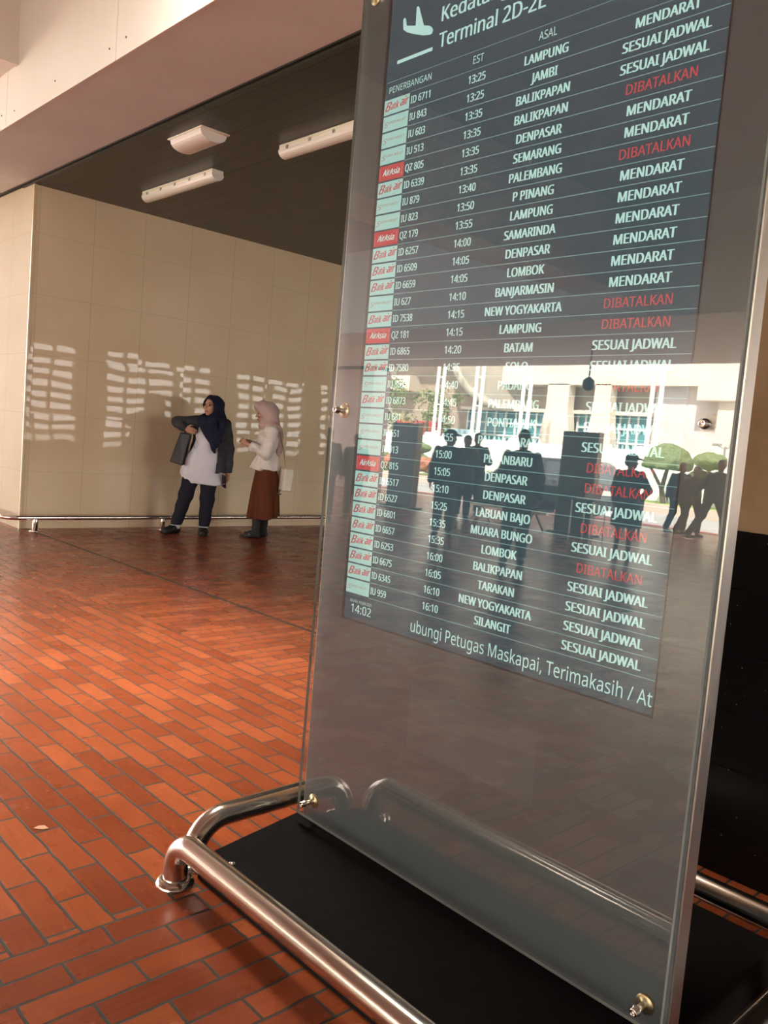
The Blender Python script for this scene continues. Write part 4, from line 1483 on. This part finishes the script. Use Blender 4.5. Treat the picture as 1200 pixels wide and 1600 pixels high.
def hall_person(label, pos, H, top, bottom, yaw=0.0, stride=0.0, lean=0.0, arms='down', cap=None, skirt=False, look=0.0, group='people waiting in the outer hall', turn=0.0):
    """Standing or striding figure about H tall; yaw 0 faces -y of its own frame."""
    s = H / 1.70
    J = lambda x, y, z: V3(x * s, y * s, z * s)
    lo, hi = J(-0.62, -0.62, -0.02), J(0.62, 0.62, 1.80)
    L = lambda p: p + V3(lean * p[2] / 1.0, 0, 0)
    b = Vol(lo, hi, 0.0115)
    hd = L(J(0, -0.02, 1.575)) + V3(lean * 0.1, 0, 0)
    at = add_head(b, hd, look, 0.05, s)
    b.cap(L(J(0, 0.01, 1.40)), hd + V3(0, 0.01, -0.03), 0.055 * s, 0.052 * s, 0.02)
    b.ell(L(J(0, 0.01, 1.24)), J(0.17, 0.105, 0.19), 0.03)
    b.ell(L(J(0, 0.01, 1.05)), J(0.14, 0.10, 0.17), 0.05)
    b.ell(L(J(0, 0.01, 0.92)), J(0.16, 0.11, 0.12), 0.04)
    hips = {e: J(0.085 * e, 0, 0.90) + V3(lean * 0.85, 0, 0) for e in (-1, 1)}
    ank = {-1: J(-0.10 - stride * 0.9, 0.02, 0.085 + 0.05 * abs(stride)), 1: J(0.10 + stride * 0.9, -0.02, 0.085)}
    kn = {e: (hips[e] + ank[e]) / 2 + J(0.06 * (1 if stride else 0), -0.03, 0.02) for e in (-1, 1)}
    ft = {e: ank[e] + (J(0.13, -0.02, -0.05) if stride else J(0.03 * e, -0.13, -0.05)) for e in (-1, 1)}
    sh = {e: L(J(0.185 * e, 0.01, 1.385)) for e in (-1, 1)}
    if arms == 'down':
        el = {e: L(J(0.245 * e, 0.03, 1.10)) for e in (-1, 1)}
        wr_ = {e: L(J(0.255 * e, -0.04, 0.86)) for e in (-1, 1)}
        hd_d = {e: (0, -0.15, -1) for e in (-1, 1)}
    elif arms == 'hips':
        el = {e: L(J(0.335 * e, 0.05, 1.14)) for e in (-1, 1)}
        wr_ = {e: L(J(0.20 * e, -0.09, 0.98)) for e in (-1, 1)}
        hd_d = {e: (-0.6 * e, -0.5, -0.6) for e in (-1, 1)}
    elif arms == 'onehip':
        el = {-1: L(J(-0.225, 0.06, 1.10)), 1: L(J(0.315, 0.06, 1.13))}
        wr_ = {-1: L(J(-0.19, -0.06, 0.88)), 1: L(J(0.20, -0.07, 0.97))}
        hd_d = {-1: (0.1, -0.2, -1), 1: (-0.6, -0.5, -0.6)}
    elif arms == 'folded':
        el = {e: L(J(0.27 * e, -0.06, 1.12)) for e in (-1, 1)}
        wr_ = {e: L(J(0.05 * e, -0.21, 1.14)) for e in (-1, 1)}
        hd_d = {e: (-1 * e, -0.15, 0.1) for e in (-1, 1)}
    else:       # swinging while walking
        el = {e: L(J(0.23 * e + 0.10 * e, 0.06 * e, 1.12)) for e in (-1, 1)}
        wr_ = {e: L(J(0.20 * e + 0.20 * e, -0.06, 0.92)) for e in (-1, 1)}
        hd_d = {e: (0.4 * e, -0.1, -1) for e in (-1, 1)}
    for e in (-1, 1):
        b.cap(sh[e], el[e], 0.05 * s, 0.04 * s, 0.02)
        b.cap(el[e], wr_[e], 0.039 * s, 0.027 * s, 0.01)
        add_hand(b, wr_[e], hd_d[e], (-e, 0, 0) if arms != 'folded' else (0, 1, 0), 0.5, 1.05 * s, e)
        b.cap(hips[e], kn[e], 0.078 * s, 0.055 * s, 0.03)
        b.cap(kn[e], ank[e], 0.054 * s, 0.037 * s, 0.015)
        b.cap(ank[e], ft[e], 0.035 * s, 0.03 * s, 0.02)
    body = b.build('person', M_SKIN2, None, flip=True)
    a = math.atan2(3.025 - pos[0], pos[1])
    body.location, body.rotation_euler = (pos[0], pos[1], 0), (0, 0, a + turn)
    tag(body, label, 'person', group)
    v = Vol(lo, hi, 0.0125)
    if skirt:
        v.loft([(0.52 * s, lean * 0.5, 0, 0.225 * s, 0.19 * s), (0.75 * s, lean * 0.7, 0, 0.21 * s, 0.17 * s), (1.0 * s, lean, 0, 0.16 * s, 0.13 * s)], 0.0, (9, 0.01, 0.0))
    else:
        for e in (-1, 1):
            v.cap(hips[e], kn[e], 0.108 * s, 0.085 * s, 0.02)
            v.cap(kn[e], ank[e] + V3(0, 0, 0.02), 0.085 * s, 0.068 * s, 0.02)
        v.ell(L(J(0, 0.01, 0.93)), J(0.185, 0.135, 0.12), 0.03)
        v.plane((0, 0, 0.10 * s), (0, 0, -1))
    v.wrinkle(0.004, 32, 1)
    v.build('skirt' if skirt else 'trousers', bottom, body, flip=True)
    v = Vol(lo, hi, 0.0125)
    v.loft([(z_ * s, lean * z_ * s, 0.01 * s, rx * s, ry * s) for z_, rx, ry in ((0.80, 0.205, 0.155), (0.95, 0.195, 0.15), (1.1, 0.185, 0.14), (1.25, 0.200, 0.14), (1.33, 0.19, 0.115), (1.39, 0.15, 0.095), (1.44, 0.085, 0.075))], 0.0, (7, 0.008, 0.0))
    for e in (-1, 1):
        v.cap(sh[e] + V3(-0.012 * e, 0, -0.035) * s, el[e], 0.072 * s, 0.062 * s, 0.04)
        v.cap(el[e], el[e] + (wr_[e] - el[e]) * 0.92, 0.064 * s, 0.050 * s, 0.012)
    v.wrinkle(0.005, 30, 2)
    v.build('jacket', top, body, flip=True)
    Rl = np.array(Matrix.Rotation(look, 3, 'Z'))
    v = Vol(hd - 0.30 * s, hd + 0.30 * s, 0.009)
    if cap:
        v.ell(hd + V3(0, 0.005, 0.055) * s, V3(0.086, 0.106, 0.075) * s, 0.01, yaw=look)
        p = hd + (Rl @ V3(0, -0.12, 0.045)) * s
        v.ell(p, V3(0.07, 0.085, 0.012) * s, 0.015, yaw=look, pitch=0.15)
        v.ell(hd + (Rl @ V3(0, 0.045, -0.01)) * s, V3(0.075, 0.065, 0.075) * s, 0.01, yaw=look)
        v.build('cap', cap, body, flip=True)
    else:
        v.ell(hd + V3(0, 0.02, 0.03) * s, V3(0.083, 0.100, 0.100) * s, 0.01, yaw=look)
        v.ell(hd + (Rl @ V3(0, -0.09, -0.045)) * s, V3(0.085, 0.085, 0.088) * s, 0.01, True, yaw=look)
        v.build('hair', M_HAIR, body, flip=True)
    for e in (-1, 1):
        v = Vol(np.minimum(ank[e], ft[e]) - 0.12, np.maximum(ank[e], ft[e]) + 0.12, 0.009)
        v.cap(ank[e] + V3(0, 0, -0.035), ft[e] + V3(0, 0, -0.0), 0.048 * s, 0.038 * s, 0.02)
        v.plane((0, 0, 0.004 + (0.05 * s * abs(stride) if e < 0 else 0)), (0, 0, -1))
        v.build('shoe', M_SHOE, body, flip=True)
    return body


hall_person('person in a dark wide jacket, elbows out, mirrored mid-glass', (-4.95, 6.16), 1.62, M_DARKCLOTH, M_DARKCLOTH, arms='down', look=PI, turn=PI)
hall_person('person in a peaked cap and short dark dress, mirrored in the glass', (-7.66, 6.31), 1.50, M_DARKCLOTH, M_DARKCLOTH, arms='onehip', cap=M_DARKCLOTH, skirt=True, look=math.radians(75))
hall_person('person in a peaked cap, nearest of three standing together, mirrored in the glass', (-6.28, 8.56), 1.62, M_DARKCLOTH, M_GREYCLOTH, cap=M_DARKCLOTH, look=math.radians(70))
hall_person('bare-headed person in the middle of the group of three, mirrored in the glass', (-9.31, 10.88), 1.66, M_GREYCLOTH, M_DARKCLOTH, arms='folded', look=0.4)
hall_person('bare-headed person with folded arms at the far side of the group of three', (-10.5, 11.64), 1.76, M_DARKCLOTH, M_GREYCLOTH, arms='folded', look=-0.5)
hall_person('person striding with a white-soled shoe in dark blue clothes by the right glass edge', (-13.22, 7.76), 1.66, M_BLUECLOTH, M_BLUECLOTH, stride=0.26, lean=0.10, arms='walk', look=-0.9, group='people walking past outside the hall')
hall_person('person in brown clothes walking close behind the striding one in dark blue', (-13.77, 8.45), 1.50, M_BROWNCLOTH, M_DARKCLOTH, stride=0.16, lean=0.06, arms='walk', look=0.9, group='people walking past outside the hall')
hall_person('person in grey walking farthest to the left of the walkers', (-14.0, 8.85), 1.56, M_GREYCLOTH, M_DARKCLOTH, stride=0.10, lean=0.03, arms='down', look=0.9, group='people walking past outside the hall')
hall_person('person in grey standing in front of the pink column, mirrored by the left glass edge', (-5.6, 10.6), 1.50, M_GREYCLOTH, M_DARKCLOTH, look=0.5)
hall_person('person in dark clothes standing in front of the pink column, nearer its white neighbour', (-6.3, 10.7), 1.45, M_DARKCLOTH, M_DARKCLOTH, look=-0.3)

# ------------------------------------------------------------------ furniture of the outer hall
M_DARKPANEL = mat('dark_board_panel', (0.055, 0.055, 0.058), 0.4)
M_BRONZE = mat('bronze_edge', (0.22, 0.15, 0.10), 0.35, 0.7)
for lab, x, y0, y1, h_ in (('free-standing dark board at the left of the mirrored hall, with bronze edge', -9.75, 12.62, 13.45, 1.84),
                           ('free-standing dark board in the middle of the mirrored hall, before the car', -10.0, 8.34, 9.12, 1.88)):
    root = empty('notice_board', (x, (y0 + y1) / 2, 0))
    tag(root, lab, 'display board', 'dark boards in the outer hall')
    m_ = MB()
    m_.bbox((x - 0.06, y0 + 0.03, 0.04), (x + 0.06, y1, h_), 0.006)
    m_.build('panel', M_DARKPANEL, root)
    m_ = MB()
    m_.box((x - 0.07, y0, 0.03), (x + 0.07, y0 + 0.03, h_ + 0.005))
    m_.build('edge_strip', M_BRONZE, root)
    m_ = MB()
    m_.box((x + 0.060, y0 + 0.09, 0.55), (x + 0.064, y1 - 0.06, h_ - 0.14))
    m_.build('screen', mat('dull_screen', (0.03, 0.03, 0.034), 0.3), root)
    m_ = MB()
    m_.bbox((x - 0.22, y0 - 0.04, 0), (x + 0.22, y1 + 0.04, 0.04), 0.008)
    m_.build('foot_plate', M_BLACKPL, root)

for k, (xr, y0, lab) in enumerate(((-9.2, 8.75, 'row of black waiting seats behind the person in the wide dark jacket'), (-11.5, 10.9, 'row of black waiting seats next to the left dark board'))):
    root = empty('seat_row', (xr, y0 + 0.9, 0))
    tag(root, lab, 'bench', 'rows of waiting seats in the outer hall')
    for q in range(3):
        yc = y0 + 0.3 + 0.6 * q
        m_ = MB()
        prof = [(0.25, 0.40), (0.27, 0.44), (0.05, 0.42), (-0.18, 0.43), (-0.27, 0.60), (-0.33, 0.86), (-0.36, 0.85), (-0.30, 0.56), (-0.21, 0.395), (0.05, 0.385)]
        m_.prism(prof, lambda a, b_, d_: (xr + a, d_, b_), yc - 0.27, yc + 0.27)
        m_.build('seat', M_BLACKPL, root)
    m_ = MB()
    m_.box((xr - 0.04, y0, 0.33), (xr + 0.03, y0 + 1.8, 0.38))
    m_.build('beam', M_STEELB, root)
    for yy in (y0 + 0.28, y0 + 1.52):
        m_ = MB()
        m_.tube([(xr - 0.30, yy, 0.02), (xr - 0.03, yy, 0.34)], 0.022, 10)
        m_.tube([(xr + 0.30, yy, 0.02), (xr + 0.01, yy, 0.34)], 0.022, 10)
        m_.build('leg', M_STEELB, root)

root = empty('side_table', (-9.0, 7.80, 0))
tag(root, 'small dark folding table carrying a laptop, beside the middle dark board', 'table')
m_ = MB()
m_.bbox((-9.25, 7.55, 0.69), (-8.75, 8.05, 0.715), 0.005)
m_.build('tabletop', M_DARKPANEL, root)
for x in (-9.2, -8.8):
    for y in (7.6, 8.0):
        m_ = MB()
        m_.tube([(x, y, 0.0), (x, y, 0.69)], 0.012, 8)
        m_.build('leg', M_STEELB, root)
root = empty('laptop', (-9.0, 7.82, 0.715))
tag(root, 'open pale laptop standing on the small folding table', 'laptop')
m_ = MB()
m_.bbox((-9.12, 7.67, 0.716), (-8.88, 7.98, 0.732), 0.004)
m_.build('keyboard_base', M_WHITEPL, root)
m_ = MB()
m_.prism([(-9.12, 0.730), (-9.13, 0.730), (-9.19, 0.92), (-9.18, 0.925)], lambda a, b_, d_: (a, d_, b_), 7.67, 7.98)
m_.build('lid', M_WHITEPL, root)

root = empty('pendant_speaker', (-11.0, 9.41, 2.75))
tag(root, 'black pendant speaker hanging from the canopy of the outer hall', 'speaker')
m_ = MB()
m_.lathe((-11.0, 9.41, 2.74), (0, 0, 1), [(0.03, 0.0), (0.10, 0.03), (0.12, 0.12), (0.11, 0.2), (0.05, 0.25), (0.02, 0.27)], 20)
m_.build('body', M_BLACKPL, root)
m_ = MB()
m_.tube([(-11.0, 9.41, 3.0), (-11.0, 9.41, 3.6)], 0.015, 8)
m_.build('stem', M_BLACKPL, root)

root = empty('suitcase', (-13.0, 9.35, 0))
tag(root, 'upright dark suitcase standing behind the walkers outside the hall', 'suitcase')
m_ = MB()
m_.bbox((-13.15, 9.12, 0.05), (-12.88, 9.58, 0.72), 0.04, seg=3)
m_.build('shell', M_DARKPANEL, root)
for y in (9.17, 9.53):
    for x in (-13.1, -12.93):
        m_ = MB()
        m_.lathe((x - 0.012, y, 0.026), (1, 0, 0), [(0.026, 0), (0.026, 0.024)], 12)
        m_.build('wheel', M_BLACKPL, root)
m_ = MB()
m_.tube([(-13.1, 9.25, 0.70), (-13.1, 9.25, 1.0), (-13.1, 9.45, 1.0), (-13.1, 9.45, 0.70)], 0.012, 8)
m_.build('handle', M_STEELB, root)

# ------------------------------------------------------------------ car at the kerb
car = empty('car', (-18.0, 15.8, -0.16))
tag(car, 'dark grey people carrier parked at the kerb, rear towards the hall', 'car')
M_CARPAINT = mat('dark_car_paint', (0.03, 0.032, 0.038), 0.25, coat=0.8)
M_CARGLASS = mat('car_glass', (0.05, 0.06, 0.065), 0.05, coat=1.0)
prof = [(13.62, 0.22), (13.55, 0.55), (13.62, 0.88), (13.86, 1.52), (14.1, 1.62), (16.4, 1.60), (17.15, 1.02), (18.0, 0.86), (18.12, 0.5), (18.05, 0.2)]
m_ = MB()
m_.prism(prof, lambda a, b_, d_: (d_, a, b_ - 0.16), -18.86, -17.1)
cb = m_.build('body', M_CARPAINT, car)
bv = cb.modifiers.new('b', 'BEVEL')
bv.width, bv.segments = 0.09, 3
m_ = MB()
for xs_ in (-17.095, -18.865):
    m_.prism([(14.05, 0.96), (14.16, 1.48), (15.1, 1.50), (15.1, 0.96)], lambda a, b_, d_: (d_, a, b_ - 0.16), xs_ - 0.006, xs_ + 0.006)
    m_.prism([(15.2, 0.96), (15.2, 1.50), (16.3, 1.48), (16.85, 1.02)], lambda a, b_, d_: (d_, a, b_ - 0.16), xs_ - 0.006, xs_ + 0.006)
m_.build('side_window', M_CARGLASS, car)
m_ = MB()
m_.prism([(13.655, 0.98), (13.83, 1.46), (13.85, 1.455), (13.675, 0.975)], lambda a, b_, d_: (d_, a - 0.012, b_ - 0.16), -18.7, -17.26)
m_.build('rear_window', M_CARGLASS, car)
m_ = MB()
m_.box((-18.24, 13.535, 0.50), (-17.72, 13.575, 0.64))
m_.build('number_plate', M_WHITEPL, car)
for x0, x1 in ((-18.82, -18.60), (-17.36, -17.14)):
    m_ = MB()
    m_.bbox((x0, 13.55, 0.55), (x1, 13.70, 0.80), 0.02)
    m_.build('tail_lamp', mat('tail_red', (0.35, 0.02, 0.02), 0.2), car)
m_ = MB()
m_.bbox((-18.8, 13.50, 0.10), (-17.16, 13.62, 0.34), 0.03)
m_.build('bumper', M_BLACKPL, car)
for x in (-18.86, -17.32):
    for y in (14.4, 17.2):
        m_ = MB()
        m_.lathe((x, y, 0.16), (1, 0, 0), [(0.18, 0.0), (0.31, 0.0), (0.32, 0.03), (0.32, 0.19), (0.31, 0.22), (0.18, 0.22)], 24)
        m_.build('wheel', M_BLACKPL, car)

car.location.y -= 0.5

# traffic cone
root = empty('traffic_cone', (-20.0, 26.0, -0.16))
tag(root, 'orange traffic cone on the road in front of the lawn', 'cone')
m_ = MB()
m_.lathe((-20, 26, -0.13), (0, 0, 1), [(0.15, 0), (0.03, 0.7), (0.0, 0.71)], 20)
m_.build('cone_body', mat('cone_orange', (0.75, 0.16, 0.04), 0.5), root)
m_ = MB()
m_.bbox((-20.2, 25.8, -0.16), (-19.8, 26.2, -0.12), 0.01)
m_.build('base', mat('cone_base', (0.6, 0.13, 0.04), 0.5), root)
m_ = MB()
m_.lathe((-20, 26, -0.13), (0, 0, 1), [(0.112, 0.26), (0.078, 0.46)], 20)
m_.build('white_band', M_SHIRT, root)

# ------------------------------------------------------------------ garden: clipped trees, shrubs, flowers
M_LEAF = mottle(mat('clipped_leaf', (0.1, 0.16, 0.03), 0.8), (0.07, 0.10, 0.03), (0.21, 0.25, 0.10), 14, 4, 0.5, 0.05)
M_LEAF2 = mottle(mat('yellow_leaf', (0.2, 0.25, 0.04), 0.8), (0.12, 0.16, 0.05), (0.33, 0.35, 0.13), 10, 4, 0.5, 0.05)
M_FLOWER = mottle(mat('flower_bed', (0.4, 0.1, 0.08), 0.85), (0.16, 0.14, 0.04), (0.55, 0.12, 0.10), 9, 3, 0.5, 0.05)
M_BARK = mottle(mat('bark', (0.12, 0.08, 0.05), 0.85), (0.08, 0.055, 0.035), (0.16, 0.11, 0.07), 20)


def garden_tree(name, label, cat, x, y, pads, trunk, leaf, group=None, res=0.07, rough=0.05, loose=0):
    """pads: (dx, dy, z, rx, rz) leaf clumps; trunk: polyline with radii."""
    root = empty(name, (x, y, 0.12))
    tag(root, label, cat, group)
    m_ = MB()
    for pts_, rs in trunk:
        m_.tube([(x + a, y + b_, c_) for a, b_, c_ in pts_], rs, 10)
    m_.build('trunk', M_BARK, root)
    if loose:
        rnd_ = random.Random(len(label))
        m_ = MB()
        for p in pads:
            for q in range(loose):
                d_ = Vector((rnd_.gauss(0, 1), rnd_.gauss(0, 1), rnd_.gauss(0, 1))).normalized() * rnd_.uniform(0.3, 1.1)
                c_ = Vector((x + p[0] + d_.x * p[3], y + p[1] + d_.y * p[3], p[2] + d_.z * p[4]))
                t_ = Vector((rnd_.gauss(0, 1), rnd_.gauss(0, 1), rnd_.gauss(0, .6))).normalized()
                n_ = t_.orthogonal().normalized() * 0.045
                m_.add([c_ - t_ * .11, c_ + n_, c_ + t_ * .11, c_ - n_ + Vector((0, 0, .015))], [(0, 1, 3), (1, 2, 3)])
        m_.build('foliage', leaf, root)
        return root
    P = np.array([(p[0], p[1], p[2]) for p in pads])
    Rm = np.array([max(p[3], p[4]) for p in pads]).max() + 0.2
    v = Vol(P.min(0) - Rm, P.max(0) + Rm, res)
    for p in pads:
        v.ell((p[0], p[1], p[2]), (p[3], p[3], p[4]), 0.06)
        if len(p) > 5:
            v.plane((0, 0, p[2] - 0.1), (0, 0, -1))
    v.wrinkle(rough, 9, 1).wrinkle(rough * 0.7, 21, 3)
    o_ = v.build('foliage', leaf, root, smooth=1)
    o_.location = (0, 0, -0.12)
    return root


garden_tree('clipped_tree', 'large dome-clipped tree on the lawn behind the person in peaked cap', 'tree', -28.4, 16.9,
            [(0, 0, 1.62, 0.98, 0.92, 1)], [([(0, 0, .1), (0.1, 0.1, .7), (-0.05, 0, 1.7)], [.12, .1, .07]), ([(0.1, 0.1, .7), (0.5, 0.5, 1.6)], [.07, .05])], M_LEAF, 'clipped trees on the lawn')
garden_tree('clipped_tree', 'three-tiered clipped tree on the lawn behind the walkers', 'tree', -28.4, 15.15,
            [(0, 0, 1.95, .62, .34), (-.3, .55, 1.35, .48, .22), (.2, -.5, 1.25, .5, .24)], [([(0, 0, .1), (0.05, 0, 1.0), (0, 0, 1.9)], [.1, .08, .05])], M_LEAF, 'clipped trees on the lawn')
garden_tree('clipped_tree', 'small cloud-clipped tree beside the group of three, over the flower bed', 'tree', -28.8, 29.2,
            [(0, 0, 1.45, .62, .26), (.1, .5, 0.95, .38, .2), (-.1, -.45, .85, .34, .18)], [([(0, 0, .1), (0.08, 0.1, .8), (0, 0, 1.4)], [.08, .07, .05])], M_LEAF, 'clipped trees on the lawn')
garden_tree('clipped_tree', 'small cloud-clipped tree at the side of the left dark board', 'tree', -28.8, 31.4,
            [(0, 0, 1.5, .62, .28), (.1, -.3, 0.95, .5, .22)], [([(0, 0, .1), (0.08, 0.1, .8), (0, 0, 1.4)], [.08, .07, .05])], M_LEAF, 'clipped trees on the lawn')
garden_tree('clipped_tree', 'tall lumpy clipped tree left of the left dark board, before the white wall', 'tree', -28.4, 34.5,
            [(0, 0, 1.55, .55, .5), (.1, .5, 1.0, .6, .4), (-.1, -.45, .8, .6, .4)], [([(0, 0, .1), (0.08, 0.1, .8), (0, 0, 1.4)], [.08, .07, .05])], M_LEAF, 'clipped trees on the lawn')
for k, (y, z1, lab) in enumerate(((24.4, .75, 'leafy yellow-green shrub left of the person in wide dark jacket'), (19.2, 1.1, 'leafy yellow-green shrub behind the parked car'), (27.3, .6, 'leafy yellow-green shrub at the end of the red flower bed'))):
    root = empty('garden_shrub', (-26.4, y, 0.12))
    tag(root, lab, 'shrub', 'shrubs at the edge of the lawn')
    m_ = MB()
    rnd = random.Random(k)
    for q in range(170):
        an, el_ = rnd.uniform(0, 2 * PI), rnd.uniform(0.35, 1.5)
        r_ = rnd.uniform(0.5, 1.0) * z1
        base = Vector((-26.4 + rnd.uniform(-.3, .3), y + rnd.uniform(-.55, .55), 0.12))
        tip = base + Vector((math.cos(an) * math.cos(el_), math.sin(an) * math.cos(el_), math.sin(el_))) * r_
        side = Vector((-math.sin(an), math.cos(an), 0)) * 0.05
        mid = base.lerp(tip, 0.55) + Vector((0, 0, 0.05))
        m_.add([base, mid + side, tip, mid - side, mid - Vector((0, 0, .02))], [(0, 1, 4), (1, 2, 4), (2, 3, 4), (3, 0, 4)])
    m_.build('leaves', M_LEAF2, root)
v = Vol((-0.7, -2.9, -0.1), (0.7, 2.9, 0.9), 0.06)
for q in range(26):
    v.ell((random.uniform(-.3, .3), -2.5 + q * 0.2, 0.42 + random.uniform(-.05, .12)), (.36, .32, .36), 0.05)
v.wrinkle(0.05, 14, 2)
fb = v.build('flower_bed', M_FLOWER, None, smooth=1)
fb.location = (-27.3, 31.3, 0.16)
tag(fb, 'low bed of red flowers and leaves along the lawn before the white wall', 'flowers', kind='stuff')
for k, (y, hh, lab) in enumerate(((35.0, 5.2, 'loose green tree behind the white wall, left of the round drum'), (38.6, 5.8, 'loose green tree behind the white wall, next to the white pier'))):
    rnd = random.Random(k + 5)
    pads = [(rnd.uniform(-.9, .9), rnd.uniform(-1.5, 1.5), 2.6 + rnd.uniform(0, hh - 2.9), rnd.uniform(.4, .7), rnd.uniform(.35, .55)) for q in range(16)]
    garden_tree('broadleaf_tree', lab, 'tree', -33.0, y, pads, [([(0, 0, -.1), (.1, 0, 1.8), (0, .1, hh - 1)], [.16, .12, .05]), ([(.1, 0, 1.8), (.2, .8, 3.2)], [.08, .04])], M_LEAF2, 'trees behind the garden wall', loose=95)

# garden lamp
root = empty('garden_lamp', (-29.2, 15.0, 0.12))
tag(root, 'grey two-armed garden lamp rising above the white wall at the right', 'lamp')
m_ = MB()
m_.tube([(-29.2, 15.0, 0.12), (-29.2, 15.0, 2.6)], 0.05, 10)
m_.build('pole', M_STEELB, root)
for e in (-1, 1):
    m_ = MB()
    m_.tube([(-29.2, 15.0, 2.5), (-29.2, 15.0 + .28 * e, 2.62)], 0.03, 8)
    m_.bbox((-29.32, 15.0 + .34 * e - .16, 2.60), (-29.08, 15.0 + .34 * e + .16, 2.72), 0.03)
    m_.build('lamp_head', M_STEELB, root)

# white flagpoles in pairs
M_POLE = mat('white_pole', (0.82, 0.81, 0.78), 0.4)
for y, lab in ((32.6, 'pair of white flagpoles before the round drum'), (29.75, 'pair of white flagpoles right of the round drum'),
               (26.55, 'pair of white flagpoles left of the wide pale columns'), (19.35, 'pair of white flagpoles right of the pale columns')):
    root = empty('flagpoles', (-31.2, y, -0.16))
    root.name = 'flagpole_pair'
    tag(root, lab, 'flagpole', 'white flagpoles behind the garden wall')
    for dy in (-0.24, 0.20):
        m_ = MB()
        m_.tube([(-31.2, y + dy, -0.16), (-31.2, y + dy, 10.5)], 0.105, 12)
        m_.build('pole', M_POLE, root)
    for z_ in (2.5, 4.0, 5.5, 7.0):
        m_ = MB()
        m_.box((-31.25, y - 0.24, z_), (-31.15, y + 0.20, z_ + 0.06))
        m_.build('bracket', M_POLE, root)
    m_ = MB()
    m_.bbox((-31.45, y - 0.2, -0.16), (-31.0, y + 0.75, 2.45), 0.1)
    m_.build('foot_block', M_POLE, root)

# ------------------------------------------------------------------ terminal building across the garden
tb = empty('terminal_building', (-37.0, 28.0, -0.16))
tag(tb, 'pale concrete terminal building with teal glazing behind the white wall', 'building')
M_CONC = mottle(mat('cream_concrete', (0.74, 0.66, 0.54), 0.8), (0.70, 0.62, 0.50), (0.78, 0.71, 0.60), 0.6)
M_SHADEWALL = mat('shade_toned_wall', (0.42, 0.34, 0.26), 0.8)  # shade under the beam put into the wall's darker brown
M_TEAL = mat('teal_glazing', (0.08, 0.26, 0.28), 0.08, coat=0.6)
M_PALEWALL = mottle(mat('pale_render', (0.66, 0.60, 0.57), 0.8), (0.62, 0.55, 0.52), (0.72, 0.66, 0.63), 0.7)


def tpart(name, m, *boxes, bev=0.0):
    q = MB()
    for lo_, hi_ in boxes:
        q.bbox(lo_, hi_, bev) if bev else q.box(lo_, hi_)
    return q.build(name, m, tb)


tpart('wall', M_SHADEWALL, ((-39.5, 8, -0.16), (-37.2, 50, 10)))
tpart('beam', M_CONC, ((-38, 19.6, 5.75), (-36.0, 35.6, 7.0)))
tpart('beam', M_CONC, ((-38, 40.2, 5.3), (-36.2, 43.0, 6.3)))
tpart('roof_slab', M_CONC, ((-38.5, 8, 9.0), (-35.0, 50, 10.2)))
tpart('lintel', M_CONC, ((-37.3, 22.6, 4.22), (-36.6, 35.8, 4.42)))
for y0, y1 in ((29.3, 35.4), (22.9, 27.2)):
    g = tpart('window', M_TEAL, ((-37.25, y0, 2.0), (-37.0, y1, 4.22)))
    for k in range(9):
        yy = y0 + (y1 - y0) * k / 8
        q = MB()
        q.box((-37.0, yy - 0.05, 2.0), (-36.9, yy + 0.05, 4.22))
        q.build('mullion', M_POLE, g)
    for z_ in (2.75, 3.5):
        q = MB()
        q.box((-37.0, y0, z_ - 0.05), (-36.88, y1, z_ + 0.05))
        q.build('transom', M_POLE, g)
for y0, y1 in ((27.25, 28.9), (24.6, 25.8)):
    q = MB()
    q.prism([(y0 - 0.25, -0.16), (y1 + 0.25, -0.16), (y1 + 0.15, 3.0), (y1 - 0.1, 4.6), (y1 - 0.1, 5.8), (y0 + 0.1, 5.8), (y0 + 0.1, 4.6), (y0 - 0.15, 3.0)], lambda a, b_, d_: (d_, a, b_), -36.6, -36.0)
    q.build('column', M_CONC, tb)
tpart('side_wall', M_PALEWALL, ((-37.2, 12.0, -0.16), (-36.6, 22.4, 5.75)))
tpart('bay', M_CONC, ((-36.6, 17.6, 5.0), (-35.6, 19.7, 8.0)), bev=0.04)
tpart('bay_column', M_CONC, ((-36.6, 17.0, -0.16), (-35.9, 18.7, 5.0)))
tpart('white_pier', M_POLE, ((-37.2, 42.6, -0.16), (-36.0, 42.95, 9)), ((-37.2, 43.05, -0.16), (-36.0, 43.4, 9)), ((-37.2, 43.5, -0.16), (-36.0, 43.85, 9)))
# ribbed round tunnel with a pale rim
q = MB()
C1, R1 = Vector((-36.4, 31.9, 8.0)), 3.75
ax_ = Vector((-1.0, 0.95, 0)).normalized()
sd_ = Vector((0, 0, 1)).cross(ax_).normalized()
n_ = 120
vv = [C1 + ax_ * dd + (sd_ * math.cos(2 * PI * k / n_) + Vector((0, 0, 1)) * math.sin(2 * PI * k / n_)) * (R1 - 0.05 - 0.07 * ((k // 2) % 2)) for dd in (0, 3.6) for k in range(n_)]
q.add(vv, [(k, (k + 1) % n_, (k + 1) % n_ + n_, k + n_) for k in range(n_)] + [list(range(n_, 2 * n_))])
dr = q.build('ribbed_drum', mat('drum_grey', (0.46, 0.41, 0.39), 0.7), tb)
q = MB()
q.lathe(C1 - ax_ * 0.1, ax_, [(R1 - 0.3, 0.0), (R1 + 0.06, 0.0), (R1 + 0.06, 0.5), (R1 - 0.3, 0.5), (R1 - 0.3, 0.0)], 96)
q.build('rim', M_CONC, dr)
tpart('blue_canopy', mat('pale_blue_panel', (0.45, 0.66, 0.72), 0.4), ((-36.2, 33.7, 1.8), (-35.6, 36.2, 2.9)))
tpart('red_kiosk', mat('red_panel', (0.62, 0.07, 0.06), 0.5), ((-36.0, 36.6, 2.0), (-35.0, 39.9, 3.25)))
